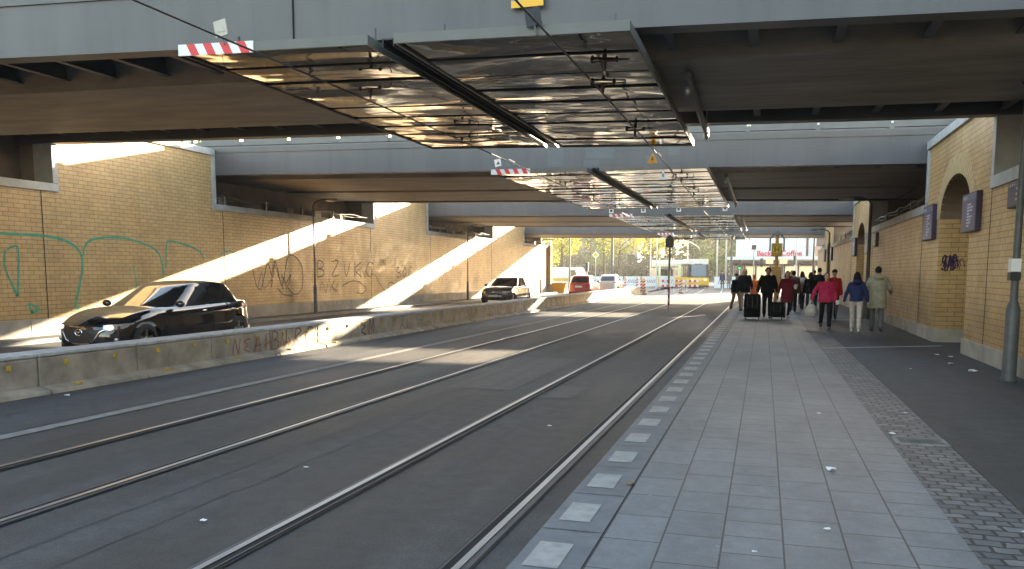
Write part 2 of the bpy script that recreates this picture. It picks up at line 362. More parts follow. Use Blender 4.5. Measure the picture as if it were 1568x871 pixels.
t = thing('drain_cover', 'worn pale inspection cover set in the cobbled strip', 'drain cover', (1.47, 8.48, PZ))
MB().box(-.22, .25, -.17, .17, -.01, .004).build('plate', pm('cover metal', (.22, .22, .21), .6, var=.3, scale=8), t)
mb = MB()
for i in range(9): mb.sheet(-.18, .21, -.13 + i * .03, -.122 + i * .03, .007)
mb.build('slot', 'groove', t)
# patches between the tracks
mb = MB()
for (x0, x1, y0, y1) in ((-4.6, -3.6, 11.6, 16.2), (-4.5, -3.7, 21.4, 22.6), (-4.5, -3.8, 23.6, 25.2), (-3.0, -2.5, 11.0, 12.2)):
    j = [random.uniform(-.08, .08) for _ in range(8)]
    mb.quad((x0 + j[0], y0 + j[1], .005), (x1 + j[2], y0 + j[3], .005), (x1 + j[4], y1 + j[5], .005), (x0 + j[6], y1 + j[7], .005))
struct('road_patch', mb, 'patch')
# ragged tar seams between the tracks
mb = MB()
for x0, y0, y1, sd_ in ((-4.02, 1.5, 17, 1), (-4.46, 3, 20, 5)):
    yy = y0; px = x0
    while yy < y1:
        nx = x0 + .03 * noise.noise(Vector((sd_, yy * 1.3, 0))) ; wd = .003 + .006 * abs(noise.noise(Vector((sd_ + 9, yy * 4, 0))))
        mb.quad((px - wd, yy, .007), (px + wd, yy, .007), (nx + wd, yy + .2, .007), (nx - wd, yy + .2, .007)); px = nx; yy += .2
struct('tar_seam', mb, 'tar')
# tram rails
def rail(x, inner, label):
    t = thing('tram_rail', label, 'rail', (x, 0, 0), 0, 'grooved tram rails set in the road')
    ys = [-14, 10, 30, 45] + list(range(50, 130, 5))
    def strip(x0, x1, z, name, m):
        mb = MB()
        for a, b in zip(ys, ys[1:]): mb.quad((x0 + tx(a), a, z), (x1 + tx(a), a, z), (x1 + tx(b), b, z), (x0 + tx(b), b, z))
        mb.build(name, m, t)
    strip(-.085 if inner > 0 else -.115, .115 if inner > 0 else .085, .011, 'bitumen_seal', 'tar')
    strip(-.024, .024, .022, 'rail_head', 'railhead')
    strip(*sorted((inner * .024, inner * .078)), .015, 'groove', 'groove')
    strip(*sorted((inner * .078, inner * .092)), .021, 'guard_lip', 'railside')
    strip(*sorted((-inner * .024, -inner * .07)), .0155, 'edge_strip', 'railside')
rail(-1.69, -1, 'tram rail nearest the platform edge'); rail(-3.15, 1, 'tram rail second from the platform')
rail(-5.10, -1, 'tram rail third from the platform, with dark groove'); rail(-6.55, 1, 'tram rail beside the grey lane line, farthest from the platform')

# ------------------------------------------------------------------ walls
BR = [(9.95, 16.6, 5.09, -.028, [(11.4, 15.1)]), (22.8, 34.0, 5.03, -.026, [(24.3, 28.3), (29.0, 32.9)]),
      (40.4, 51.2, 4.86, -.021, [(41.7, 45.5), (46.2, 50.0)]), (58.6, 65.5, 4.71, -.0166, [(59.8, 64.3)])]
PIERS = [(3.4, 9.3), (16.4, 22.8), (34.0, 40.4), (51.2, 58.6)]
ltop = [5.9, 5.74, 5.62, 5.5]; rtop = [5.1, 5.0, 5.02, 5.0]

def stroke(mb, pts, wd, mi=0, X=None, face=1):
    """paint stroke: pts are (y, z) on a wall plane x = X"""
    P = [Vector((p[0], p[1])) for p in pts]
    L_, R_ = [], []
    for i, p in enumerate(P):
        d = (P[min(i + 1, len(P) - 1)] - P[max(i - 1, 0)]).normalized(); n = Vector((-d.y, d.x)) * wd / 2 * random.uniform(.8, 1.15)
        L_.append(p + n); R_.append(p - n)
    for i in range(len(P) - 1):
        mb.quad((X, *L_[i]), (X, *L_[i + 1]), (X, *R_[i + 1]), (X, *R_[i]), mi)
def smooth_pts(pts, n=6):
    out = []; P = [Vector((*p, 0)) for p in pts]
    for i in range(len(P) - 1):
        p0, p1, p2, p3 = P[max(i - 1, 0)], P[i], P[i + 1], P[min(i + 2, len(P) - 1)]
        for k in range(n):
            u = k / n; q = .5 * ((2 * p1) + (p2 - p0) * u + (2 * p0 - 5 * p1 + 4 * p2 - p3) * u * u + (3 * p1 - p0 - 3 * p2 + p3) * u ** 3)
            out.append((q.x, q.y))
    out.append((P[-1].x, P[-1].y)); return out
LET = {'B': [[(0, 0), (.05, 1), (.5, .9), (.45, .6), (.1, .5), (.6, .4), (.55, .05), (0, 0)]], 'Z': [[(0, .95), (.7, 1), (.1, .05), (.8, .1)]],
       'V': [[(0, 1), (.3, 0), (.65, 1)]], 'K': [[(.05, 1), (.05, 0)], [(.7, .95), (.05, .45), (.8, 0)]], 'C': [[(.8, .9), (.3, 1), (0, .5), (.35, 0), (.8, .2)]],
       'N': [[(0, 0), (.1, 1), (.55, .05), (.65, 1)]], 'E': [[(.7, .95), (.1, .8), (.5, .55), (.05, .3), (.7, .05)]], 'A': [[(0, 0), (.35, 1), (.7, 0)], [(.05, .4), (.75, .45)]],
       'F': [[(.05, 0), (.1, 1), (.75, 1)], [(-.2, .35), (.8, .6)]], 'T': [[(0, .95), (.75, 1)], [(.38, 1), (.35, 0)]], 'O': [[(.35, 1), (0, .5), (.35, 0), (.7, .5), (.35, 1)]],
       'S': [[(.7, .9), (.2, 1), (.1, .6), (.65, .4), (.5, 0), (0, .1)]], 'I': [[(.2, 1), (.25, 0)]], 'L': [[(.1, 1), (.05, .05), (.65, .1)]], 'U': [[(0, 1), (.1, .1), (.5, 0), (.65, 1)]],
       'R': [[(0, 0), (.05, 1), (.6, .85), (.1, .5), (.7, 0)]], 'P': [[(0, 0), (.05, 1), (.6, .85), (.1, .5)]], 'M': [[(0, 0), (.1, 1), (.35, .3), (.6, 1), (.75, 0)]],
       'X': [[(0, 1), (.7, 0)], [(.7, 1), (0, 0)]], 'D': [[(0, 0), (.05, 1), (.6, .7), (.55, .2), (0, 0)]], 'J': [[(.6, 1), (.55, .1), (.1, .15)]]}
def tag_write(mb, word, y, z, h, wd, X, dirn=1, adv=.85, aspect=.8, mi=0, slant=.1):
    for ch in word:
        for st in LET.get(ch, []):
            pts = [(y + dirn * (p[0] * h * aspect + slant * p[1] * h) + random.uniform(-.03, .03) * h, z + p[1] * h + random.uniform(-.04, .04) * h) for p in st]
            stroke(mb, smooth_pts(pts, 5), wd, mi, X)
        y += dirn * h * aspect * adv * random.uniform(1.0, 1.3)

def wall(side):
    X = XL if side < 0 else XR; s = side            # street face at X, body behind it
    def bx(mb, d0, d1, y0, y1, z0, z1, mi=0):       # d: depth behind the face (negative = proud)
        a, b = sorted((X + s * d0, X + s * d1)); mb.box(a, b, y0, y1, z0, z1, mi)
    cz0, cz1 = (3.8, 4.0) if side < 0 else (3.25, 3.47)
    zb = .62 if side < 0 else .46; g0 = 0 if side < 0 else PZ
    t = thing('brick_wall', 'long yellow brick retaining wall with graffiti beyond the car lane' if side < 0 else 'yellow brick wall with arched niches along the right pavement', 'wall', (X, 20, 0))
    top = ltop if side < 0 else rtop
    mb = MB(); rev = MB()
    if side < 0:
        bx(mb, 0, .5, -12, 65.5, zb, cz0)
        for (a, b), tp in zip(PIERS, top): bx(mb, 0, .5, a, b, cz0, tp - .2)
        mb.build('brickwork', 'brickx', t, world=True)
    else:
        # brickwork panels between niches; each pier has an arched niche
        def face(ya, yb, za, zb_): bx(mb, 0, .12, ya, yb, za, zb_)
        y = -12
        for (a, b), tp in zip(PIERS, top):
            cn = (a + b) / 2 - (.0 if a < 50 else .0); hw = 1.47 * (b - a) / 6.4; n0, n1 = cn - hw, cn + hw
            face(y, n0, zb, cz0); y = n1
            zs, zt = 3.0, 3.86
            # pier masonry left and right of the arch above coping level
            face(a, n0, cz0, tp - .2); face(n1, b, cz0, tp - .2)
            N = 16; P = [(cn - hw * math.cos(math.pi * i / N), zs + (zt - zs) * math.sin(math.pi * i / N)) for i in range(N + 1)]
            # spandrel above the arch
            for (p, q) in zip(P, P[1:]):
                mb.add([(X, p[0], p[1]), (X, q[0], q[1]), (X, q[0], tp - .2), (X, p[0], tp - .2)], [(0, 1, 2, 3)])
                rev.add([(X, p[0], p[1]), (X, q[0], q[1]), (X + .7, q[0], q[1]), (X + .7, p[0], p[1])], [(0, 1, 2, 3)], 1)
            # ring of voussoirs round the arch
            ring = MB()
            for i in range(28):
                a0, a1 = math.pi * (i + .06) / 28, math.pi * (i + .94) / 28
                q = []
                for (ang, k) in ((a0, 0), (a1, 0), (a1, 1), (a0, 1)):
                    ry, rz = (hw + k * .42), (zt - zs) + k * .42
                    q.append((cn - ry * math.cos(ang), zs + rz * math.sin(ang)))
                ring.prism(q, 0, X - .012, X + .05)
            ring.build('arch_ring', 'arch', t, world=True, label='pale brick ring round the niche arch')
            # reveals and back
            for yy in (n0, n1): rev.add([(X + .121, yy, zb), (X + .7, yy, zb), (X + .7, yy, zs), (X + .121, yy, zs)], [(0, 1, 2, 3)])
            bk = MB(); bk.box(X + .68, X + .9, n0 - .1, n1 + .1, zb - .46, 3.25)
            bk.build('niche_back', 'brickx', t, world=True)
            bk = MB(); bk.box(X + .72, X + .9, n0 - .1, n1 + .1, 3.25, 4.2); bk.build('niche_panel', 'brown', t, world=True)
            pl = MB(); pl.box(X + .62, X + .7, n0, n1, g0, zb - .02); pl.build('niche_plinth', 'plinth', t, world=True)
            for e0, e1 in ((n0 - .0, n0 + .03), (n1 - .03, n1 + .0)):
                pl = MB(); pl.box(X - .03, X + .69, e0, e1, g0, zb - .003); pl.build('plinth_return', 'plinth', t, world=True)
        face(y, 66, zb, cz0)
        bk = MB(); bk.box(X + .92, X + 1.1, -12, 66, 0, 3.2); bk.box(X + .121, X + .9, -12, PIERS[0][0], 3.0, 3.2)
        bk.build('backing', 'brown', t, world=True)
        bk = MB(); bk.box(X + .1, X + .25, -12, 66, 2.0, cz0 - .01)
        mb.build('brickwork', 'brickx', t, world=True); rev.build('reveal', ['bricky', 'brown'], t, world=True)
    # plinth blocks
    pl = MB()
    segs = []
    if side < 0: segs = [(-12, 65.5)]
    else:
        y = -12
        for (a, b) in PIERS: cn = (a + b) / 2; hw = 1.47 * (b - a) / 6.4; segs.append((y, cn - hw)); y = cn + hw
        segs.append((y, 66))
    for a, b in segs:
        n = max(1, round((b - a) / 1.25)); st = (b - a) / n
        for i in range(n): bx(pl, -.03, .3, a + i * st + .006, a + (i + 1) * st - .006, g0, zb)
    pl.build('plinth', 'plinth', t, world=True, bevel=.012)
    cp = MB()
    edges = [-12] + [e for p in PIERS for e in p] + [65.5]
    for i in range(0, len(edges), 2):
        a, b = edges[i], edges[i + 1]; n = max(1, round((b - a) / 1.6)); st = (b - a) / n
        for k in range(n): bx(cp, -.05, .6, a + k * st + (.004 if k else -.17 if i else 0), a + (k + 1) * st - (.004 if k < n - 1 else -.17), cz0, cz1)
    for (a, b), tp in zip(PIERS, top):
        bx(cp, -.045, .55, a - .006, a + .17, cz1 + .004, tp - .203); bx(cp, -.045, .55, b - .17, b + .006, cz1 + .004, tp - .203)
        n = 4; st = (b - a) / n
        for k in range(n): bx(cp, -.07, .56, a - .02 + k * st + .003, a + .02 + (k + 1) * st - .043, tp - .2, tp)
    cp.build('coping', 'coping', t, world=True, bevel=.01)
    # bearing shelf behind the coping, under each bridge
    for i in range(0, len(edges), 2):
        a, b = edges[i], edges[i + 1]
        deep = (1.0 if side < 0 and i <= 2 else 1.3 if side < 0 else (4.5 if i == 6 else 1.5))
        sh = MB(); bx(sh, min(.55, deep), deep + .9, a, b, cz1 - .3, cz1 - .05)
        if i != 6 or side < 0:
            bx(sh, deep, deep + .3, a - .3, b + .3, cz1 - .05, 5.6)
            zt_ = 5.6
            if deep >= 1: bx(sh, .56, deep, b + .01, b + .3, cz1 - .05, zt_); bx(sh, .56, deep, a - .3, a - .01, cz1 - .05, zt_)  # end returns added, and walls raised, to keep out stray sun and sky
        sh.build('bearing_shelf', 'brown', t, world=True)
        if i >= 2 and deep > 1:
            y = a + 1.0
            while y < b - .5: hb = MB(); bx(hb, .65, 1.15, y, y + .45, cz1 - .05, cz1 + .32); hb.build('bearing_block', 'plinth', t, world=True); y += 2.1
        if i <= 2: continue
        rl = MB(); q = X + s * .12
        for yy in [a + .6 + 2.4 * k for k in range(int((b - a) / 2.4))]: rl.box(q - .03, q + .03, yy - .04, yy + .04, cz1 - .005, cz1 + .33)
        pts = [(q, a + .1 + (b - a - .2) * k / 24, cz1 + .27 + .03 * math.sin(k * 1.3)) for k in range(25)]; rl.tube(pts, .02, 6)
        pts = [(q + s * .1, a + .1 + (b - a - .2) * k / 24, cz1 + .22 - .03 * math.sin(k * 1.0)) for k in range(25)]; rl.tube(pts, .015, 6)
        rl.build('cable_tray', 'steelgrey', t, world=True)
    # expansion joints
    js = [16.05, 23.15, 33.75, 40.75, 51.0] if side < 0 else [16.6, 23.2, 33.3, 40.9]
    for j in js: 
        e = MB(); bx(e, -.005, .02, j - .012, j + .012, zb, cz0); e.build('expansion_joint', 'groove', t, world=True)
    return t
M['arch'] = pm('arch brick', (.50, .37, .19), .6, var=.2, scale=7, bmp=.2)
wl = wall(-1)
wr = wall(1)
mb = MB(); mb.box(-17.7, -16.9, 65.5, 65.9, 0, 4.0); mb.build('end_return', 'plinth', wl, world=True)
# graffiti on the left wall
XG = XL + .006
def graf(parent, mb, m, lb): return mb.build('graffiti', m, parent, world=True, label=lb)
mb = MB()
for pts, wd in (([(13.2, 2.75), (14.84, 2.69), (16.1, 2.68), (16.8, 2.55), (17.15, 2.3), (17.2, 1.9), (17.0, 1.2), (16.9, .9), (17.05, .8)], .07),
                ([(17.25, 2.2), (17.35, 2.5), (17.7, 2.68), (18.6, 2.74), (19.4, 2.62), (20.0, 2.4), (20.2, 2.0), (20.2, 1.6)], .06),
                ([(20.35, 1.9), (20.4, 2.5), (20.55, 2.72), (21.3, 2.62), (21.9, 2.45), (22.1, 2.2)], .06), ([(15.0, 2.3), (15.12, 2.38), (15.3, 2.3), (15.2, 1.2)], .05), ([(14.95, 2.3), (14.9, 1.9), (15.2, 1.2)], .05),
                ([(19.0, 2.0), (19.1, 1.6), (19.1, 1.3)], .04), ([(22.9, 2.35), (23.4, 2.5), (24, 2.3)], .05), ([(15.6, .75), (15.5, 1.0), (15.8, .85), (15.55, .8)], .06)):
    stroke(mb, smooth_pts(pts), wd, 0, XG)
graf(wl, mb, 'ggreen', 'large thin green sprayed outline')
mb = MB()
for pts in ([(24.7, 1.9), (24.9, 1.3), (25.2, 1.25), (25.6, 2.1), (25.9, 1.6), (26.1, 2.2), (26.5, 1.3), (26.9, 2.3), (27.4, 2.4), (27.9, 2.0), (27.9, 1.3), (27.5, .95), (27.0, 1.1), (26.6, 1.6)],
            [(26.2, 1.2), (26.6, .95), (27.2, .9)], [(26.8, 1.4), (27.1, 1.7), (26.9, 1.3)]): stroke(mb, smooth_pts(pts), .045, 0, XG)
tag_write(mb, 'BZVKC', 29.0, 1.62, .62, .05, XG, 1, 1.15, 1.35)
tag_write(mb, 'EMN', 34.6, 2.1, .32, .03, XG, 1, .7, .9)
tag_write(mb, 'SOC', 36.4, 1.55, .5, .045, XG, 1, 1.0, 1.3)
for pts in ([(31, 1.2), (31.8, 1.4), (32.6, 1.35), (33.2, 1.05), (32.8, .85), (32.3, .9)], [(34.1, 1.7), (34.8, 1.1), (35.4, .9), (35.6, 1.3), (36.2, 1.25)], [(30.4, 1.45), (30.2, 1.2), (30.6, 1.0)]): stroke(mb, smooth_pts(pts), .05, 0, XG)
graf(wl, mb, 'gdark', 'dark sprayed tags')
mb = MB(); tag_write(mb, 'LITAM', 52.0, 1.1, 1.0, .06, XG, 1, 1.0, 1.0); tag_write(mb, 'XV', 43.2, .16, .4, .05, XL + .034, 1, 1.0, 1.6); tag_write(mb, 'OSR', 44.0, 1.2, .7, .04, XG, 1)
graf(wl, mb, 'gwhite', 'pale sprayed tags')
rs = random.Random(11)
def scribble(mb, y, z, w_, h_, n, wd, X):
    p = []; 
    for i in range(n): p.append((y + w_ * i / n + rs.uniform(-.3, .3) * h_, z + h_ * (i % 2) * rs.uniform(.4, 1) + rs.uniform(-.1, .1) * h_))
    stroke(mb, smooth_pts(p, 6), wd, 0, X)
mb = MB()
for q in ((25.0, 1.2, 2.2, .8, 9), (29.2, 1.0, 1.6, .5, 8), (32.2, 1.6, 2.0, .6, 9), (36.6, 1.5, 1.8, .6, 9), (38.8, 1.4, 1.2, .5, 7), (47.5, 1.2, 2.2, .9, 9), (41.5, 1.3, 1.5, .6, 7)): scribble(mb, *q, .028, XG)
graf(wl, mb, 'gdark', 'thin dark scribbles')
# graffiti in the niche
mb = MB()
tag_write(mb, 'SUMB', 3.92, 1.83, .34, .035, 0, 1, .42, .42)
for k in range(3):
    n0 = len(mb.v); scribble(mb, 3.9 + .03 * k, 1.86 + .03 * k, .5, .26, 7, .016, 0)
    for q in range(n0, len(mb.v)): mb.v[q] = (.001 * (k + 1),) + tuple(mb.v[q][1:])
mb.xf(lambda p: Vector((min(4.5, p.y), 21.061 - p.x, p.z))); graf(wr, mb, 'gpurple', 'violet sprayed tag in the niche')
for y0, z0, h, wrd in ((40.7, 1.6, .5, 'XO'),):
    mb = MB(); tag_write(mb, wrd, y0, z0, h, .04, XR - .006, 1); graf(wr, mb, 'gdark', 'small dark tag')

# ------------------------------------------------------------------ bridges
def bridge(i, y0, y1, zL, sl, boxes, label):
    t = thing('railway_bridge', label, 'bridge', (-6.7, (y0 + y1) / 2, 0), 0, 'railway bridges over the street')
    skew = .058 if i == 0 else 0
    def sh(p):
        x = max(-26, min(8, p.x)); yy = p.y + (skew * p.x if p.y < y0 + .5 else 0)
        return Vector((p.x, yy, p.z + zL + sl * (max(-17.2, x) + 17.2)))
    def B(mb, name, m, bevel=0, lb=None): mb.xf(sh); return mb.build(name, m, t, world=True, bevel=bevel, label=lb)
    xa, xb = -22, 9
    for near in (1, 0):
        f0, f1 = (y0, y0 + .3) if near else (y1 - .3, y1)
        mb = MB(); mb.box(xa, xb, f0, f1, 0, .70); mb.box(xa, xb, f0 - .03, f1 + .03, .70, .86)
        if near and i == 0:
            pass
        B(mb, 'fascia_girder', 'fascia')
        hb = .86
        mb = MB(); mb.box(xa, xb, f0 + .05, f0 + .2, hb + (.07 if i < 2 else -.02), hb + (.19 if i < 2 else .12))
        k = xa + .4
        B(mb, 'parapet_rail', 'rail')
        while k < xb: mb = MB(); mb.box(k, k + .13, f0 + .03, f0 + .22, hb, hb + .20); B(mb, 'parapet_post', 'rail'); mb = MB(); mb.ell((k + .065, f0 + .01, hb + .17), .035, .035, .035, 8, 6); B(mb, 'post_knob', 'white'); k += 1.75
        
    mb = MB(); mb.box(xa, xb, y0 + .7 if i == 0 else y0 + .3, y1 - .3, .50, .72)
    if i == 0: mb.box(xa, xb, y0 + .3, y0 + .7, .50, .72)
    B(mb, 'deck', 'dark')
    mb = MB(); mb.box(xa, xb, y0 + 1.6, y1 - 1.6, .725, 1.02); B(mb, 'ballast', 'grit')
    if i == 1: mb = MB(); mb.box(xa, xb, 28.4, 28.55, 1.0, 2.35); B(mb, 'sky_screen', 'rail')  # added screen along mid-deck, hides the bright sky above the parapet
    mb = MB()
    for a, b in boxes: mb.prism([(a, .0), (b, .0), (b + .12, .5), (a - .12, .5)], 0, xa, xb)
    B(mb, 'box_girder', 'soffit')
    mb = MB()     # soffit plate joints
    for a, b in boxes:
        x = xa + 3.1
        while x < xb: mb.box(x, x + .02, a + .02, b - .02, -.004, .01); x += 3.35
    B(mb, 'plate_joint', 'groove')
    # cantilever ribs with flanges
    x = xa + .36
    while x < xb - .3:
        segs = [(y0 + .3, boxes[0][0] - .0), (boxes[-1][1] + .0, y1 - .3)]
        if len(boxes) == 2: segs.append((boxes[0][1], boxes[1][0]))
        for q, (a, b) in enumerate(segs):
            mb = MB(); mb.box(x - .012, x + .012, a, b, .10, .5); mb.box(x - .06, x + .06, a, b, .075, .1); B(mb, 'rib', 'steelgrey')
        x += 1.02
    return t, sh
bl = ['nearest railway bridge with grey fascia across the top of the picture', 'second railway bridge, blue grey fascia with pale paint patches', 'third railway bridge, narrow band seen under the second', 'farthest railway bridge in front of the trees']
bridges = [bridge(i, *b, bl[i]) for i, b in enumerate(BR)]
# pale overpainted patches on the second fascia
f1 = bridges[1][1]
mb = MB()
for (x0, x1, z0, z1) in ((-6.0, -5.55, .02, .5), (-4.9, -4.1, .25, .52), (-3.2, -3.0, .1, .3), (-7.4, -7.0, .05, .28), (-4.95, -4.5, .02, .2), (-2.6, -2.3, .3, .5), (-7.8, -7.5, .4, .52)):
    mb.box(x0, x1, 22.796, 22.81, z0, z1)
mb.xf(f1).build('paint_patch', pm('patch paint', (.10, .112, .12), .5, var=.1), bridges[1][0], world=True)
# flag sign and sockets on the first fascia
t = thing('flag_plate', 'small blue over yellow plate on the nearest fascia', 'sign', (-2.81, 9.70, 4.925))
MB().box(-.2, .2, -.012, 0, 0, .085).build('yellow_half', 'fyel', t); MB().box(-.2, .2, -.012, 0, .085, .17).build('blue_half', 'fblue', t)
mb = MB(); mb.box(-5.95, -5.935, 9.585, 9.62, 4.78, 5.45); mb.build('seam', 'groove', bridges[0][0], world=True)

# ------------------------------------------------------------------ reflective panels under the bridges
def panel(x0, x1, y0, y1, zc, sl, label, striped):
    t = thing('mirror_panel', label, 'ceiling panel', ((x0 + x1) / 2, y0, zc), 0, 'polished sheet metal panels hung under the bridges')
    def sh(p): return Vector((p.x, p.y, p.z + sl * (p.x + 4.2) + zc))
    mb = MB(); nst = max(3, round((y1 - y0) / .9)); st = (y1 - y0) / nst
    for k in range(nst):
        a, b = y0 + k * st + .012, y0 + (k + 1) * st - .004; NX = 10
        dz0, dz1 = random.uniform(-.012, .012), random.uniform(-.012, .012)
        for i in range(NX):
            xa, xb = x0 + .03 + (x1 - x0 - .06) * i / NX, x0 + .03 + (x1 - x0 - .06) * (i + 1) / NX
            def zz(x, y): return .006 * math.sin(x * 2.3 + k * 1.7) * math.sin(math.pi * (y - a) / (b - a)) 
            for j in range(4):
                ya, yb = a + (b - a) * j / 4, a + (b - a) * (j + 1) / 4
                def P(x, y): u = (y - a) / (b - a); return (x, y, .01 + dz0 * (1 - u) + dz1 * u + zz(x, y) + .01)
                mb.quad(P(xa, ya), P(xb, ya), P(xb, yb), P(xa, yb))
    mb.xf(sh); mb.v = [tuple(p) for p in mb.v]; o = mb.build('sheet', 'mirror', t, world=True, smooth=True)
    mb = MB(); mb.box(x0, x1, y0, y0 + .03, 0, .11); mb.box(x0, x1, y1 - .03, y1, 0, .09); mb.box(x0, x0 + .03, y0 + .03, y1 - .03, 0, .11); mb.box(x1 - .03, x1, y0 + .03, y1 - .03, 0, .11)
    mb.box(x0 + .03, x1 - .03, y0 + .03, y1 - .03, .07, .10)
    mb.xf(sh).build('frame', 'panelframe', t, world=True)
    mb = MB()
    for k in range(1, nst): mb.box(x0 + .03, x1 - .03, y0 + k * st - .006, y0 + k * st + .010, .012, .06)
    mb.xf(sh).build('seam', 'groove', t, world=True)
    mb = MB()
    for xx in (x0 + .3, x1 - .3):
        for yy in (y0 + .8, (y0 + y1) / 2, y1 - .8): mb = MB(); mb.tube([(xx, yy, .1), (xx, yy, .42)], .015, 6); mb.xf(sh).build('hanger', 'steelgrey', t, world=True)
    if striped:
        wd = 1.08; n = 9; w_ = wd / n
        for mi, col in ((0, 'white'), (1, 'red')):
            mb = MB()
            for k in range(n):
                if k % 2 != mi: continue
                a = x0 + .0 + k * w_; sk = .07
                p = [(a, .115), (a + w_, .115), (min(a + w_ + sk, x0 + wd), -.02), (a + sk if k else x0, -.02)]
                if k == n - 1: p = [(a, .115), (x0 + wd, .115), (x0 + wd, -.02), (a + sk, -.02)]
                mb.prism(p, 1, y0 - .012, y0 - .002)
            mb.xf(sh).build('warning_stripe', col, t, world=True, label='%s warning stripes' % col)
    return t, sh
pn = ['nearest', 'second', 'third', 'farthest']
PAN = [(8.75, 16.85, 4.37, -.033), (20.9, 33.6, 4.36, -.01), (38.3, 53.2, 4.38, -.01), (56.5, 66.0, 4.36, -.005)]
for i, (y0, y1, zc, sl) in enumerate(PAN):
    panel(-7.05, -4.45, y0, y1, zc, sl, '%s polished metal panel over the left track, red and white striped corner' % pn[i], True)
    panel(-4.12, -1.42, y0, y1, zc, sl, '%s polished metal panel over the right track' % pn[i], False)
    # channel beam between the two panels
    t = thing('channel_beam', '%s steel channel between the pair of mirror panels, tip coloured white as a sun glint' % pn[i], 'beam', (-4.28, y0, zc + .1), 0, 'steel channels between mirror panels')
    mb = MB(); mb.box(-4.36, -4.345, y0 + .2, y1, zc + .02, zc + .12); mb.box(-4.225, -4.21, y0 + .2, y1, zc + .02, zc + .12); mb.box(-4.345, -4.225, y0 + .2, y1, zc + .1, zc + .115)
    mb.build('channel', 'dark', t, world=True)
    MB().box(-4.34, -4.23, y1 - .5, y1 + .15, zc + .02, zc + .09).build('glint_tip', 'white', t, world=True)  # white colour stands in for the sunlit glint on the channel end
    t = thing('conduit_box', '%s grey tube hung beside the right hand mirror panel' % pn[i], 'conduit', (-1.1, y0 + 3.3, zc), 0, 'tubes beside mirror panels')
    mb = MB(); mb.tube([(-1.12, y0 + 3.2, zc + .15), (-1.16, y1 - .3, zc + .12)], .06, 8); mb.build('tube', 'steelgrey', t, world=True, smooth=True)
    mb = MB()
    for yy in (y0 + 3.5, y1 - .6): mb.tube([(-1.14, yy, zc + .1), (-1.14, yy, zc + .5)], .02, 6); mb.ell((-1.14, yy, zc), .05, .05, .07)
    mb.build('bracket', 'zinc', t, world=True, smooth=True)
# contact wires and their holders
def wirepath(xc, ys): return [(xc + .12 * math.sin(y * .11) + tx(y), y, 4.15 + .0) for y in ys]
ys = [-14 + 4 * i for i in range(36)]
for xc, lb in ((-5.45, 'contact wire over the left track'), (-2.25, 'contact wire over the right track')):
    t = thing('contact_wire', 'black tram ' + lb, 'wire', (xc, 0, 4.15), 0, 'tram contact wires')
    MB().tube(wirepath(xc, ys), .011, 6).build('wire', 'wire', t, world=True)
    mb = MB()
    for y in (17.0, 35.5, 54.0): mb.tube([(xc + .12 * math.sin(y * .11), y, 4.19), (xc + .12 * math.sin(y * .11) - .01, y + .45, 4.19)], .018, 6)
    mb.build('splice', 'white', t, world=True)
hold = [(-5.3, 10.47), (-2.16, 11.14), (-1.92, 9.97), (-2.28, 14.8), (-5.5, 14.6)]
for y in (22.5, 26.5, 30.5, 39.8, 44.5, 49.5): hold += [(-5.4, y), (-2.2, y)]
for k, (x, y) in enumerate(hold):
    zz = 4.3
    side_ = 'left' if x < -4 else 'right'
    t = thing('wire_holder', '%s brown insulated wire holder from the near end over the %s track' % (ordn(1 + sum(1 for a in hold[:k] if (a[0] < -4) == (x < -4))), side_), 'insulator', (x, y, zz), 0, 'insulated holders of the contact wires')
    mb = MB(); mb.tube([(-.16, 0, .0), (.16, 0, .0)], .012, 8)
    mb.build('crossbar', 'rust', t, smooth=True)
    mb = MB()
    for q in (-.15, .15): mb.ell((q, 0, .01), .026, .026, .034)
    mb.tube([(0, 0, .0), (0, 0, -.12)], [.032, .015], 8); mb.build('insulator', 'rust', t, smooth=True)
    MB().tube([(0, 0, -.1), (0, .02, -.16)], .012, 6).build('clamp', 'zinc', t)
    MB().tube([(.16, 0, .0), (.3, 0, .0), (.33, 0, .06)], .008, 6).build('stay', 'wire', t)
# small signs hung by the panels
def small_sign(x, y, z, kind, lb, m='white'):
    t = thing('hanging_sign', lb, 'sign', (x, y, z))
    if kind == 'box':
        mb = MB(); mb.box(-.085, .085, -.01, .01, 0, .19); mb.xf(lambda p: Matrix.Rotation(R(-10), 3, 'Y') @ p); mb.build('plate', m, t)
        mb = MB(); mb.tube([(0, 0, .0), (.03, 0, -.1)], .012, 6); mb.build('bracket', 'steelgrey', t)
        MB().prism([(-.05, .05), (.05, .05), (0, .14)], 1, -.016, -.0105).build('symbol', 'gdark' if m == 'white' else m, t)
    elif kind == 'tri':
        mb = MB(); mb.prism([(-.11, 0), (.11, 0), (0, .2)], 1, -.01, .01); mb.build('plate', 'fyel' if m == 'fyel' else 'white', t)
        mb = MB(); mb.prism([(-.012, .13), (.02, .13), (.0, .085), (.024, .085), (-.007, .025), (.0, .065), (-.024, .065)], 1, -.016, -.011); mb.build('lightning_symbol', 'black', t)
        mb = MB(); mb.tube([(0, 0, .19), (0, 0, .3)], .006, 6); mb.build('hook', 'steelgrey', t)
    return t
small_sign(-5.9, 8.6, 4.58, 'box', 'square grey white plate on a bracket over the striped corner', 'paperplate') if False else None
M['plate'] = pm('old plate', (.42, .40, .34), .6, var=.15)
small_sign(-6.36, 8.68, 4.61, 'box', 'tilted beige plate above the red and white stripes of the nearest panel', 'plate')
small_sign(-2.44, 8.7, 4.40, 'box', 'dark plate under the blue and yellow plate', 'dark')
small_sign(-6.75, 20.6, 4.54, 'box', 'small white plate above the striped corner of the second panel')
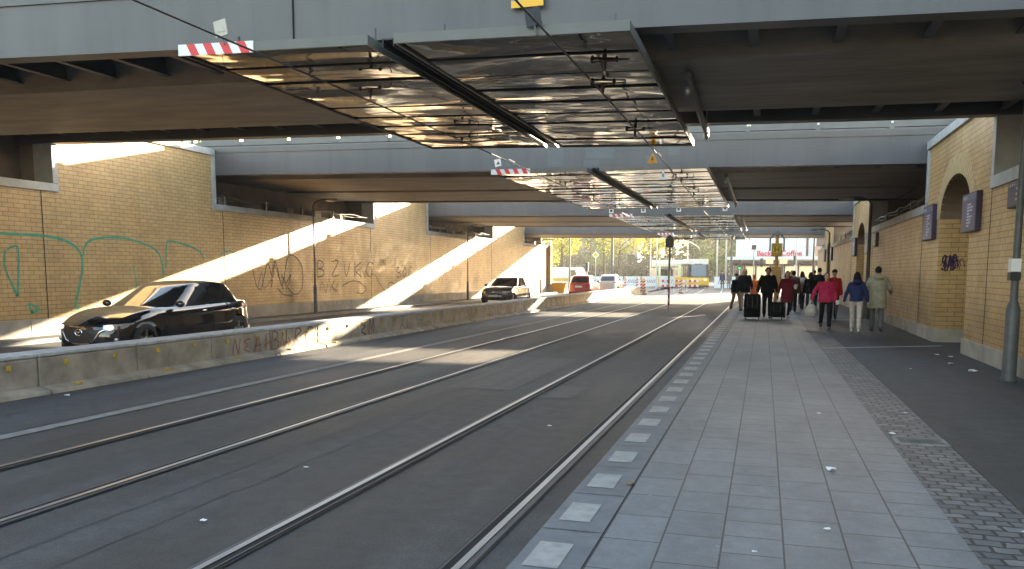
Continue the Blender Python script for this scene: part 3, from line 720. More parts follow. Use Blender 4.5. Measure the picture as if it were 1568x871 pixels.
small_sign(-2.32, 17.5, 4.06, 'tri', 'yellow high voltage warning triangle on the wire', 'fyel')
small_sign(-2.45, 20.5, 4.06, 'tri', 'white warning triangle hanging before the second panels')
for k, x in enumerate((-6.79, -5.30, -3.70, -1.66)): 
    t = thing('signal_plate', '%s small white box sign from the left before the third mirror panels' % ordn(k + 1), 'sign', (x - .1, 37.9, 4.55), 0, 'small white box signs before the third panels')
    MB().box(-.1, .1, -.03, .03, -.02, .19).build('plate', 'white', t); MB().box(-.055, .055, -.04, -.031, .03, .14).build('symbol', 'gdark', t)

# ------------------------------------------------------------------ wall signs
def wall_sign(y0, y1, z0, z1, lb, n=8):
    t = thing('information_sign', lb, 'sign', (XR - .06, (y0 + y1) / 2, z0), 0, 'blue signs on the right wall')
    MB().box(XR - .1, XR - .001, y0, y1, z0, z1).build('case', 'purple', t, world=True, bevel=.008)
    MB().box(XR - .105, XR - .1005, y0 + .04, y1 - .04, z0 + .03, z1 - .2 * (z1 - z0)).build('panel', 'blue', t, world=True)
    MB().box(XR - .105, XR - .1005, y0 + .04, y1 - .04, z1 - .2 * (z1 - z0) + .003, z1 - .03).build('header', 'bluelite', t, world=True)
    mb = MB(); rnd = random.Random(int(y0 * 10))
    W_ = y1 - y0; H_ = z1 - z0
    for k in range(n):
        zz = z1 - H_ * (.3 + .62 * k / n); a = y1 - W_ * .42; 
        for q in range(rnd.choice((1, 2, 2))):
            l = W_ * rnd.uniform(.08, .2); mb.box(XR - .109, XR - .1055, a - l, a, zz - .018, zz + .018); a -= l + .03
    for q in range(3): mb.box(XR - .109, XR - .1055, y1 - W_ * (.12 + .1 * q) - .05, y1 - W_ * (.12 + .1 * q), z1 - H_ * .15, z1 - H_ * .07)
    mb.build('lettering', 'signtext', t, world=True)
wall_sign(21.4, 22.6, 2.55, 3.38, 'blue text sign left of the first arched niche')
wall_sign(17.25, 18.4, 2.55, 3.3, 'blue text sign between the first niche and the near lamp post')
wall_sign(14.05, 15.2, 2.8, 3.2, 'small dark blue sign above the near lamp post at the right edge', 3)
wall_sign(38.6, 39.7, 2.5, 3.3, 'blue text sign left of the second niche'); wall_sign(33.9, 34.9, 2.5, 3.3, 'blue text sign right of the second niche'); wall_sign(31.6, 32.5, 2.7, 3.2, 'blue sign behind the second lamp post on the right')
wall_sign(57.2, 58.3, 2.5, 3.3, 'blue text sign left of the farthest niche'); wall_sign(51.6, 52.6, 2.5, 3.3, 'blue text sign right of the farthest niche')

# ------------------------------------------------------------------ lamp posts
def lamp_post(x, y, z, h, arm, lb, fat=1.0, tone='pole'):
    t = thing('lamp_post', lb, 'lamp post', (x, y, z), 0, 'street lamp posts')
    mb = MB(); mb.tube([(0, 0, 0), (0, 0, 1.08), (0, 0, 1.2)], [.125 * fat, .125 * fat, .07 * fat], 16); mb.tube([(0, 0, -.01), (0, 0, .05)], .15 * fat, 16); mb.build('base_sleeve', tone, t, smooth=True)
    mb = MB(); mb.tube([(0, 0, 1.15), (0, 0, h)], [.068 * fat, .052 * fat], 14); mb.build('shaft', tone, t, smooth=True)
    s = 1 if arm > 0 else -1; a = abs(arm)
    mb = MB(); mb.tube([(0, 0, h - .03), (s * .08, 0, h + .1), (s * a * .4, 0, h + .2), (s * a * .8, 0, h + .2)], .03, 8); mb.build('arm', tone, t, smooth=True)
    mb = MB(); mb.ell((s * a, 0, h + .17), .28, .11, .06); mb.build('lamp_head', 'zinc', t, smooth=True)
    mb = MB(); mb.box(-.075 * fat, .075 * fat, -.078 * fat, -.02, .5, .85); mb.build('access_door', tone, t)
    return t
lamp_post(-16.75, 28.1, .12, 4.25, .8, 'dark lamp post in front of the left wall, between the tags', .58)
lamp_post(-16.5, 44.6, .12, 4.2, .8, 'dark lamp post before the left wall, behind it the striped sunlight', .58)
lamp_post(-16.4, 60.5, .12, 4.0, .8, 'lamp post at the sunlit far end of the left wall', .58)
lp = lamp_post(3.55, 13.7, PZ, 3.3 + 1.0, -.8, 'thick grey lamp post at the right edge of the pavement', .78)
mb = MB(); mb.box(-.09, .05, -.09, .07, 1.5, 1.62); mb.build('clamp_band', 'black', lp); mb = MB(); mb.box(-.085, .045, -.085, .065, 1.63, 1.82); mb.build('sticker', 'white', lp)
lamp_post(3.5, 31.2, PZ, 4.05, -.8, 'lamp post against the right wall behind the person in the beige coat')
lamp_post(3.5, 50.0, PZ, 3.9, -.8, 'farther lamp post along the right wall near the crowd')
lamp_post(3.6, 66.8, PZ, 5.0, -.8, 'lamp post standing past the far end of the right wall')

# ------------------------------------------------------------------ concrete barrier blocks
ND, NB = 1.95, 37
b0 = 9.2 - 1.95 * 4
def barrier_geo(t):
    g = .010
    mb = MB(); mb.prism([(-.50, 0), (.0, 0), (.0, .50), (-.02, .535), (-.5, .535)], 1, g, ND - g); mb.build('block', 'conc', t, bevel=.01)
    mb = MB(); mb.box(-.51, .012, g, ND - g, .536, .59); mb.build('top_cap', 'conctop', t, bevel=.012)
    mb = MB(); mb.prism([(.002, .0), (.24, .0), (.22, .06), (.002, .11)], 1, g + .01, ND - g - .01); mb.build('foot', 'conc', t, bevel=.008)
    for q in (.45, 1.42):
        mb = MB(); mb.box(.002, .035, q, q + .05, .39, .46); mb.box(.035, .045, q + .015, q + .05, .39, .41); mb.build('reflector', 'yellow', t)
    mb = MB(); mb.box(.09, .20, .5, .59, .075, .10); mb.build('foot_marker', 'yellow', t)
bt0 = None
for k in range(NB):
    y = b0 + k * ND
    if k == 0:
        bt0 = thing('barrier_block', 'x', 'concrete barrier', (-10.1, y, .0), 0, 'concrete barrier blocks between the car lane and the tracks'); barrier_geo(bt0); t = bt0
    else: t = dup(bt0, (-10.1 + random.uniform(-.008, .008), y, 0), random.uniform(-.003, .003))
    n = k - 2
    if k < 3: t['label'] = 'low concrete barrier block at the left edge of view, %s before the near ones' % ordn(3 - k)
    else: t['label'] = 'low grey concrete barrier block, %s along the row from the left edge' % ordn(n)
# graffiti on single blocks (children of the block that carries it)
blocks = [o for o in C.objects if o.name.startswith('barrier_block')]
def block_at(y): return min(blocks, key=lambda o: abs(o.location.y + ND / 2 - y))
for wrd, y, h, wd, m, lb in (('NEAF', 13.75, .32, .022, 'gred', 'thin red tag'), ('BIRCK', 15.1, .38, .04, 'gdark', 'thick dark tag'), ('NUA', 17.2, .38, .04, 'gdark', 'thick dark tag'), ('EM', 19.15, .42, .05, 'gdark', 'bold dark tag'),
                            ('PBS', 22.1, .3, .028, 'gwhite', 'pale tag'), ('CV', 23.6, .26, .028, 'gwhite', 'pale tag'), ('TOBE', 25.2, .28, .03, 'gwhite', 'pale tag'), ('SKILL', 27.1, .28, .03, 'gwhite', 'pale tag'), ('MANT', 31.3, .28, .03, 'gred', 'faint red tag')):
    b = block_at(y + .4); mb = MB(); tag_write(mb, wrd, y, .12, h, wd, -10.1 + .006, 1, .95, 1.0)
    mb.v = [p if p[1] < b.location.y + ND - .02 else (p[0], b.location.y + ND - .02, p[2]) for p in mb.v] if wrd in ('NEAF',) else mb.v
    mb.build('graffiti', m, b, world=True, label=lb)

for k, b in enumerate(blocks):
    if 7 <= k <= 22:
        mb = MB(); y = b.location.y + rs.uniform(.2, .7); scribble(mb, y, .12, rs.uniform(.4, 1.0), rs.uniform(.15, .32), rs.choice((5, 7, 9)), rs.uniform(.012, .03), -10.1 + .0065)
        mb.build('scribble', rs.choice(('gdark', 'gwhite', 'gdark', 'gred')), b, world=True)
# ------------------------------------------------------------------ vehicles
def car(name, label, loc, rz, L=4.4, W=1.8, H=1.45, paintm='carblack', belt=.93, hood0=.66, cowl=1.15, wt=1.95, rt=3.55, rb=4.15, deck=1.02, lit=False, plate=True, kind='hatch', rimm='chrome', cat='car', group='cars on the far lane'):
    t = thing(name, label, cat, loc, rz, group)
    hw = W / 2; yc = L / 2
    PX, PE = 6.0, 1 / 3.0
    def plan(s): u = min(1, abs(s / yc - 1)); return hw * max(0, 1 - u ** PX) ** PE
    def fy(x): return yc * (1 - max(0, 1 - (min(abs(x), hw * .9999) / hw) ** (1 / PE)) ** (1 / PX))
    def prof(v):
        pts = [(0, .93), (.12, .985), (.4, 1.0), (.62, .985), (.8, .975), (.93, .94), (1, .88)]
        for (a, b), (c, d) in zip(pts, pts[1:]):
            if v <= c: return b + (d - b) * (v - a) / (c - a)
        return .88
    def sm(a, b, u): u = max(0, min(1, u)); u = u * u * (3 - 2 * u); return a + (b - a) * u
    def top(s):
        if s < cowl + .1: return sm(hood0, belt, (s / (cowl + .1)) ** .62)
        if s > rb - .5: return sm(belt + .05, deck if kind != 'hatch' else belt + .06, (s - rb + .5) / .5) - .22 * max(0, (s - (L - .22)) / .22) ** 2
        return sm(belt, belt + .05, (s - cowl) / (rb - cowl))
    WR, R_ = .325, .375; wy = (.86, L - .82)
    def zb(s):
        z = .20 + .06 * max(0, 1 - s / .35) + .05 * max(0, 1 - (L - s) / .35)
        for q in wy:
            d = abs(s - q)
            if d < R_: z = max(z, .325 + math.sqrt(R_ ** 2 - d * d))
        return z
    def shift(s, z): return .13 * max(0, (z - .45) / .45) ** 1.3 * math.exp(-s / .35) - .10 * max(0, (z - .5) / .5) * math.exp(-(L - s) / .3) + (.03 if z < .3 else 0) * math.exp(-s / .3)
    def side_pt(s, z, sgn, off=0):
        a, b = .2, top(s); v = max(0, min(1, (z - a) / (b - a))); x = plan(s) * prof(v)
        return (sgn * (x + off), s - yc + shift(s, z), z)
    NS, NV, NT = 110, 14, 8
    ss = sorted(set([yc * (1 - math.cos(math.pi * i / NS)) for i in range(NS + 1)] + [q + R_ * k / 8 * .999 for q in wy for k in range(-8, 9)]))
    rows = []
    for s in ss:
        r = []
        b_, tp = zb(s), top(s)
        for sgn in (-1, 1):
            half = [side_pt(s, b_ + (tp - b_) * (i / NV), sgn) for i in range(NV + 1)]
            xe = abs(half[-1][0]); cr = .035 * min(1, plan(s) / hw)
            tops = [(sgn * xe * (1 - k / NT), half[-1][1], tp + cr * math.sin(math.pi / 2 * k / NT)) for k in range(1, NT + (1 if sgn < 0 else 0))]
            if sgn < 0: r += half + tops
            else: r += list(reversed(half + tops)) if False else (tops[::-1] + half[::-1])
        rows.append(r)
    mb = MB(); n = len(rows[0])
    vs = [p for r in rows for p in r]; fs = [(i * n + j, i * n + j + 1, (i + 1) * n + j + 1, (i + 1) * n + j) for i in range(len(rows) - 1) for j in range(n - 1)]
    mb.add(vs, fs)
    body = mb.build('body', paintm, t, smooth=True)
    mb = MB(); mb.box(-hw * .8, hw * .8, -yc + .25, yc - .25, .19, .62); mb.build('underbody', 'black', t)
    # cabin
    hb_, ht_ = hw * .90, hw * .70; zt = H - .05
    def cab(u): return (hb_ + (ht_ - hb_) * u, cowl + (wt - cowl) * u, rb + (rt - rb) * u, belt - .03 + (zt - belt + .03) * u)
    def cabx(y, u):
        h, a, b, z = cab(u); c = (a + b) / 2; q = min(1, abs((y - c) / ((b - a) / 2))); return h * (1 - q ** 7) ** (1 / 3.2)
    def cfront(x, u, back=False):
        h, a, b, z = cab(u); c, l = (a + b) / 2, (b - a) / 2; d = l * (1 - min(1, abs(x) / h) ** 3.2) ** (1 / 7); return c + d if back else c - d
    def drop(y, u):
        h, a, b, z = cab(u); q = abs((y - (a + b) / 2) / ((b - a) / 2)); return .085 * u * min(1.3, q) ** 2.4
    mb = MB(); rr = []; NC = 72
    us = [0, .2, .4, .6, .8, .93, 1.0]
    for u in us:
        h, a, b, z = cab(u); c, l = (a + b) / 2, (b - a) / 2; ring = []
        for k in range(NC):
            th = 2 * math.pi * k / NC; ct, st_ = math.cos(th), math.sin(th)
            x = h * math.copysign(abs(ct) ** (2 / 3.2), ct); y = l * math.copysign(abs(st_) ** (2 / 7), st_)
            ring.append((x, y + c - yc, z - drop(y + c, u)))
        rr.append(ring)
    base = rr[-1]; h, a, b, z = cab(1); c = (a + b) / 2
    for k, f in enumerate((.93, .8, .6, .35, .1)):
        rr.append([(p[0] * f, (p[1] - (c - yc)) * f + c - yc, zt + .05 * (1 - f ** 2) ** .8 - .085 * min(1.3, abs((p[1] - (c - yc)) * f / ((b - a) / 2))) ** 2.4) for p in base])
    mb.rings(rr); mb.build('roof', paintm, t, smooth=True)
    # glass patches
    def patch(fn, nu, nv): 
        m_ = MB(); vs = [fn(i / nu, j / nv) for i in range(nu + 1) for j in range(nv + 1)]
        m_.add(vs, [(i * (nv + 1) + j, i * (nv + 1) + j + 1, (i + 1) * (nv + 1) + j + 1, (i + 1) * (nv + 1) + j) for i in range(nu) for j in range(nv)]); return m_
    o = .008
    patch(lambda a_, b_: ((lambda u: (lambda x: (x, cfront(x, u) - yc - o, cab(u)[3] + o - drop(cfront(x, u), u)))((2 * a_ - 1) * cab(u)[0] * .84))(.07 + .86 * b_)), 16, 6).build('windscreen', 'glass', t, smooth=True)
    patch(lambda a_, b_: ((lambda u: (lambda x: (x, cfront(x, u, True) - yc + o, cab(u)[3] + o - drop(cfront(x, u, True), u)))((2 * a_ - 1) * cab(u)[0] * .8))(.2 + .7 * b_)), 12, 5).build('rear_window', 'glass', t, smooth=True)
    ymid = cowl + (rb - cowl) * .52
    for sgn in (-1, 1):
        def wfn(ya0, ya1, yb0, yb1):
            def f(a_, b_):
                u = .12 + .74 * b_; y = (ya0 + (ya1 - ya0) * u) * (1 - a_) + (yb0 + (yb1 - yb0) * u) * a_
                return (sgn * (cabx(y, u) + o * .8), y - yc, cab(u)[3] - drop(y, u))
            return f
        patch(wfn(cowl + .22, wt + .10, ymid - .05, ymid - .05), 12, 5).build('side_window', 'glass', t, smooth=True)
        patch(wfn(ymid + .05, ymid + .05, rb - .38, rt - .12), 12, 5).build('side_window', 'glass', t, smooth=True)
        # mirror
        mb = MB(); mb.ell((sgn * (hw + .06), cowl + .42 - yc, belt + .07), .11, .07, .075); mb.build('wing_mirror', paintm, t, smooth=True)
        # door seams, handles
        mb = MB()
        for ys_ in (cowl + .12, ymid, rb - .45):
            zz = [.3 + (belt - .3) * k / 8 for k in range(9)]
            for z0_, z1_ in zip(zz, zz[1:]):
                A, B_ = side_pt(ys_, z0_, sgn, .003), side_pt(ys_, z1_, sgn, .003); mb.quad(A, B_, (B_[0], B_[1] + .012, B_[2]), (A[0], A[1] + .012, A[2]))
        mb.build('door_seam', 'groove', t)
        for ys_ in (ymid - .28, rb - .72):
            p = side_pt(ys_, belt - .1, sgn, .012); mb = MB(); mb.ell(p, .018, .09, .016); mb.build('door_handle', 'chrome' if kind == 'hatch' else paintm, t, smooth=True)
        # headlights and tail lights
        def hl(a_, b_):
            x = hw * (.55 + .42 * a_); z = (hood0 - .075) + (.10 - .0 * a_) * b_ + .035 * a_
            y = fy(x / .975); return (sgn * x * 1.0, y - yc + shift(y, z) - .012, z)
        hl_ = patch(hl, 12, 3).build('headlight', 'lampglass', t, smooth=True)
        if lit:
            mb = MB(); x = hw * .66; y = fy(x); mb.ell((sgn * x, y - yc + shift(y, hood0) - .012, hood0 - .02), .095, .05, .05); mb.build('lamp', 'head', hl_, smooth=True)
        def tl(a_, b_):
            x = hw * (.66 + .26 * a_); z = belt - .10 + .11 * b_; y = L - fy(x / .965); return (sgn * x, y - yc + shift(y, z) + .012, z)
        patch(tl, 8, 3).build('tail_light', 'tail', t, smooth=True)
        for q in wy:
            wh = MB(); xo = sgn * (hw - .035); xi = sgn * (hw - .24)
            prof_ = [(xi, .20), (xi, .30), (xi + sgn * .02, WR), (xo - sgn * .02, WR), (xo, .30), (xo, .215)]
            rr = [[(px_, q - yc + r_ * math.cos(2 * math.pi * k / 28), .325 + r_ * math.sin(2 * math.pi * k / 28)) for k in range(28)] for px_, r_ in prof_]
            wh.rings(rr, caps=False); w_ = wh.build('wheel', 'tyre', t, smooth=True)
            rm = MB(); xr = xo - sgn * .025
            rm.rings([[(xr - sgn * d, q - yc + r_ * math.cos(2 * math.pi * k / 28), .325 + r_ * math.sin(2 * math.pi * k / 28)) for k in range(28)] for d, r_ in ((.05, .212), (0, .215), (0, .19), (.03, .185))], caps=False)
            for k in range(5):
                a0 = 2 * math.pi * k / 5 + .3
                for (w0, w1) in ((.05, .03),):
                    c_, s_ = math.cos(a0), math.sin(a0)
                    P = lambda r_, o_, d: (xr - sgn * d, q - yc + r_ * c_ - o_ * s_, .325 + r_ * s_ + o_ * c_)
                    rm.quad(P(.02, -w0, .01), P(.19, -w1, .0), P(.19, w1, .0), P(.02, w0, .01))
            rm.rings([[(xr - sgn * d, q - yc + r_ * math.cos(2 * math.pi * k / 12), .325 + r_ * math.sin(2 * math.pi * k / 12)) for k in range(12)] for d, r_ in ((.03, .05), (-.005, .045))])
            rm.build('rim', rimm, w_, smooth=False)
            dk = MB(); dk.rings([[(xi + sgn * d, q - yc + .2 * math.cos(2 * math.pi * k / 20), .325 + .2 * math.sin(2 * math.pi * k / 20)) for k in range(20)] for d in (0.0, .09)]); dk.build('brake_disc', 'black', w_)
    # grille
    def gr(x0, x1, z0, z1, zc_=0, off=.01, taper=0):
        def f(a_, b_):
            z = z0 + (z1 - z0) * b_; xx = x0 + (x1 - x0) * a_; xx *= (1 - taper * (1 - b_)); y = fy(xx); return (xx, y - yc + shift(y, z) - off, z)
        return f
    if kind == 'hatch':
        patch(gr(-.44, .44, .30, hood0 - .06, taper=.28), 14, 6).build('grille', 'black', t)
        pts = []
        for xx, z in ((-.52, hood0 - .07), (-.45, .52), (-.34, .36), (-.2, .29), (0, .27), (.2, .29), (.34, .36), (.45, .52), (.52, hood0 - .07)):
            y = fy(xx); pts.append((xx, y - yc + shift(y, z) - .012, z))
        mb = MB(); sp = []
        for i in range(len(pts) - 1):
            for k in range(4): sp.append(Vector(pts[i]).lerp(Vector(pts[i + 1]), k / 4))
        sp.append(Vector(pts[-1])); mb.tube(sp, [.026 - .012 * math.sin(math.pi * i / (len(sp) - 1)) for i in range(len(sp))], 8); mb.build('grille_surround', 'chrome', t, smooth=True)
        # winged oval badge
        mb = MB(); yb = -yc + shift(0, hood0 - .1) - .03; ring = [(.085 * math.cos(a_), yb, hood0 - .115 + .06 * math.sin(a_)) for a_ in [2 * math.pi * k / 20 for k in range(21)]]
        mb.tube(ring, .009, 6, caps=False); mb.tube([(-.08, yb, hood0 - .10), (-.03, yb - .01, hood0 - .105), (0, yb - .01, hood0 - .13), (.03, yb - .01, hood0 - .105), (.08, yb, hood0 - .10)], .010, 6)
        mb.build('badge', 'chrome', t, smooth=True)
        patch(gr(-.26, .26, .40, .50, off=.02), 4, 1).build('number_plate', 'black', t)
        for sgn in (-1, 1): 
            x = sgn * .68; y = fy(x); mb = MB(); mb.ell((x, y - yc, .36), .05, .03, .04); mb.build('fog_lamp', 'lampglass', t, smooth=True)
    else:
        patch(gr(-.36, .36, .52, hood0 - .05, taper=.1), 12, 3).build('grille', 'black', t)
        patch(gr(-.62, .62, .26, .36, taper=.1), 12, 3).build('lower_intake', 'black', t)
        patch(gr(-.26, .26, .40, .50, off=.03), 4, 1).build('number_plate', 'plate', t)
        mb = MB(); mb.ell((0, -yc + shift(0, hood0) - .01, hood0 - .02), .05, .012, .04); mb.build('badge', 'chrome', t, smooth=True)
    if plate:
        def rp(a_, b_): x = -.26 + .52 * a_; z = .62 + .11 * b_; y = L - fy(x); return (x, y - yc + shift(y, z) + .025, z)
        patch(rp, 4, 1).build('rear_plate', 'plate2', t)
    return t
M['carblack'] = paint('black car paint', (.006, .008, .013), .05); M['carnavy'] = paint('dark blue grey car paint', (.018, .026, .036), .15)
M['carred'] = paint('red car paint', (.36, .012, .015), .2); M['carwhite'] = paint('white car paint', (.62, .62, .6), .25); M['carblue'] = paint('pale blue car paint', (.16, .24, .34), .25)
M['plate2'] = pm('number plate', (.6, .58, .5), .5, var=.05)
car('parked_car' if False else 'hatchback_car', 'black hatchback driving left with one headlight lit, nearest car behind the barrier', (-12.75, 14.95, .10), 0, L=4.72, H=1.50, cowl=1.32, wt=2.25, rt=3.92, rb=4.38, belt=.94, hood0=.62, lit=True, paintm='carblack')
car('saloon_car', 'dark estate car facing the camera beside the second lamp post', (-13.8, 43.55, .10), 0, L=4.75, H=1.47, W=1.82, cowl=1.25, wt=2.15, rt=3.9, rb=4.6, kind='saloon', paintm='carnavy', rimm='chrome')
car('red_car', 'red car seen from behind, waiting past the far end of the wall', (-12.9, 60.2, .10), R(180), L=4.2, H=1.52, kind='saloon', paintm='carred')
car('white_car', 'white car next to the red car, sunlit, behind the barrier end', (-12.6, 69.5, 0), R(180), L=4.5, H=1.65, kind='saloon', paintm='carwhite', belt=1.02, hood0=.8)
car('blue_car', 'pale blue car facing the camera behind the yellow skip', (-21.2, 78.5, 0), 0, L=4.4, H=1.5, kind='saloon', paintm='carblue')

def van(label, loc, rz, L, W, H, m, stripe, grp='vans parked in the far sunlight'):
    t = thing('delivery_van', label, 'van', loc, rz, grp); yc = L / 2
    mb = MB(); mb.prism([(-yc, .35), (yc, .35), (yc, H - .1), (yc - .1, H), (-yc + 1.1, H), (-yc + .85, H - .12), (-yc + .35, 1.35), (-yc, 1.15)], 0, -W / 2, W / 2); mb.build('body', m, t, bevel=.06)
    mb = MB(); mb.prism([(-yc + .39, 1.36), (-yc + .83, H - .22), (-yc + .81, H - .22), (-yc + .37, 1.36)], 0, -W / 2 + .1, W / 2 - .1)
    mb.xf(lambda p: Vector((p.x, p.y - .02, p.z + .01))).build('windscreen', 'glass', t)
    for s in (-1, 1):
        mb = MB(); mb.prism([(-yc + .75, 1.3), (-yc + 1.7, 1.3), (-yc + 1.7, H - .35), (-yc + 1.05, H - .35)], 0, s * W / 2, s * (W / 2 + .008)); mb.build('side_window', 'glass', t)
        mb = MB(); mb.box(*sorted((s * W / 2, s * (W / 2 + .006))), -yc + 2.0, yc - .2, .7, 1.1); mb.build('stripe', stripe, t)
        mb = MB(); mb.box(s * W * .33 - .15, s * W * .33 + .15, -yc - .01, -yc + .02, .75, .92); mb.build('headlight', 'lampglass', t)
        for q in (-yc + .9, yc - .9):
            mb = MB(); mb.rings([[(s * (W / 2 + .02 - d), q + r_ * math.cos(2 * math.pi * k / 20), .34 + r_ * math.sin(2 * math.pi * k / 20)) for k in range(20)] for d, r_ in ((.25, .34), (.02, .34), (0, .3))]); w_ = mb.build('wheel', 'tyre', t)
            mb = MB(); mb.rings([[(s * (W / 2 + .03 - d), q + r_ * math.cos(2 * math.pi * k / 16), .34 + r_ * math.sin(2 * math.pi * k / 16)) for k in range(16)] for d, r_ in ((.02, .19), (0, .17))]); mb.build('rim', 'zinc', w_)
    return t
van('white van with yellow side stripe, half hidden by the bright wall end', (-29.8, 100, 0), R(60), 5.6, 2.0, 2.6, 'carwhite', 'fyel')
van('white and yellow van beside the diamond road sign', (-24.6, 104, 0), R(75), 5.4, 2.0, 2.5, 'carwhite', 'yellow')
# yellow construction skip
t = thing('construction_skip', 'yellow builders skip in the sun at the end of the wall', 'skip', (-16.9, 66.6, 0), R(10))
mb = MB(); mb.rings([[(-.85, -.5, .12), (.85, -.5, .12), (.85, .5, .12), (-.85, .5, .12)], [(-1.05, -.65, .85), (1.05, -.65, .85), (1.05, .65, .85), (-1.05, .65, .85)]]); mb.build('tub', 'fyel', t)
mb = MB(); mb.box(-1.1, 1.1, -.7, -.6, .84, .93); mb.box(-1.1, 1.1, .6, .7, .84, .93); mb.build('rim_bar', 'yellow', t)
for s in (-1, 1): mb = MB(); mb.box(s * .7 - .08, s * .7 + .08, -.52, .52, 0, .12); mb.build('foot', 'black', t)

# ------------------------------------------------------------------ tram
M['tramside'] = pm('tram pale yellow', (.62, .60, .36), .4, var=.1)
t = thing('tram', 'yellow and white tram coming round the curve towards the bridges', 'tram', (-7.35, 98, 0))
def module(rot, off, L, front, nm):
    T = Matrix.Translation(off) @ Matrix.Rotation(rot, 4, 'Z')
    def X(mb): return mb.xf(lambda p: T @ p)
    W = 1.2
    mb = MB()
    if front: mb.prism([(0, .3), (L, .3), (L, 1.25), (-.05, 1.25), (-.12, .9), (-.08, .35)], 0, -W, W)
    else: mb.box(-W, W, 0, L, .3, 1.25)
    X(mb).build(nm + '_lower', 'fyel', t, bevel=.05)
    mb = MB()
    if front: mb.prism([(-.05, 1.255), (L, 1.255), (L, 2.9), (.35, 2.9)], 0, -W + .02, W - .02)
    else: mb.box(-W + .02, W - .02, 0, L, 1.255, 2.74)
    X(mb).build(nm + '_upper', 'tramside' if not front else 'black', t, bevel=.04)
    mb = MB(); mb.box(-W + .05, W - .05, .3 if front else 0, L, 2.75, 3.4); X(mb).build('roof_shroud', 'carwhite', t, bevel=.08)
    if front:
        mb = MB(); mb.prism([(-.085, 1.35), (-.06, 1.35), (.29, 2.75), (.265, 2.75)], 0, -W + .35, W - .35); X(mb).build('windscreen', 'tramglass', t)
        for s in (-1, 1):
            h = MB(); h.ell((s * .75, -.12, .95), .14, .05, .10); X(h).build('headlight', 'head2', t, smooth=True)
        mb = MB(); mb.box(-.35, .35, -.14, -.05, .88, 1.0); X(mb).build('front_plate', 'carwhite', t)
        mb = MB(); mb.box(-W, W, -.1, L, .08, .29); X(mb).build('bumper_skirt', 'black', t)
        mb = MB(); mb.box(-.5, .5, .28, .33, 2.62, 2.84); X(mb).build('destination_board', 'black', t)
    for s in (-1, 1):
        for k in range(int(L / 1.7)):
            y = .7 + k * 1.7
            mb = MB(); mb.box(*sorted((s * (W - .02), s * (W + .006))), y, y + 1.3, 1.4, 2.6); X(mb).build('side_window', 'glass', t)
M['tramglass'] = paint('tram windscreen', (.10, .13, .15), .05); M['head2'] = emis('tram headlamp', (1, .95, .85), .15)
module(R(14), Vector((0, 0, 0)), 6, True, 'front_car')
module(R(52), Vector((-1.7, 6.2, 0)), 5.4, False, 'rear_car')
mb = MB(); mb.tube([(-1.2, 4, 3.35), (-1.0, 4.6, 4.0), (-1.3, 4.2, 4.6)], .04, 6); mb.tube([(-1.9, 4.1, 4.6), (-.6, 4.3, 4.6)], .04, 6); mb.build('pantograph', 'black', t)

# ------------------------------------------------------------------ people
TMP = bpy.data.scenes.new('tmp')
def solid(mb, vox, it, name, mat, parent, fold=0, seed=0):
    me = bpy.data.meshes.new(name); me.from_pydata([tuple(v) for v in mb.v], [], mb.f)
    o = bpy.data.objects.new(name, me); TMP.collection.objects.link(o)
    rm = o.modifiers.new('r', 'REMESH'); rm.mode = 'VOXEL'; rm.voxel_size = vox; rm.use_smooth_shade = True
    sm_ = o.modifiers.new('s', 'SMOOTH'); sm_.factor = .5; sm_.iterations = it
    TMP.view_layers[0].update(); dg = TMP.view_layers[0].depsgraph; nm = bpy.data.meshes.new_from_object(o.evaluated_get(dg), depsgraph=dg)
    bpy.data.objects.remove(o); bpy.data.meshes.remove(me); nm.name = name
    if fold:
        for v in nm.vertices:
            q = Vector((v.co.x * 5, v.co.y * 5, v.co.z * 9)); f = noise.noise(q + Vector((seed, 0, 0))) + .5 * noise.noise(q * 2.3)
            v.co += v.normal * f * fold
    nm.materials.clear(); nm.materials.append(M[mat])
    for p in nm.polygons: p.use_smooth = True
    o = bpy.data.objects.new(name, nm); C.objects.link(o); o.parent = parent; return o
def cap(mb, a, b, ra, rb, n=12):
    a, b = Vector(a), Vector(b); d = (b - a); l = d.length; d = d / l if l > 1e-6 else Vector((0, 0, 1))
    pts, rs = [], []
    for k in range(4): th = math.pi / 2 * (1 - k / 4); pts.append(a - d * ra * math.sin(th)); rs.append(max(.002, ra * math.cos(th)))
    pts.append(a); rs.append(ra); pts.append(b); rs.append(rb)
    for k in range(1, 5): th = math.pi / 2 * k / 4; pts.append(b + d * rb * math.sin(th)); rs.append(max(.002, rb * math.cos(th)))
    mb.tube(pts, rs, n)
def cloth(name, c, rough=.8, band=0):
    if name in M: return name
    M[name] = pm(name, c, rough, var=.25, scale=10, bmp=.3, bscale=50, spec=.25); return name
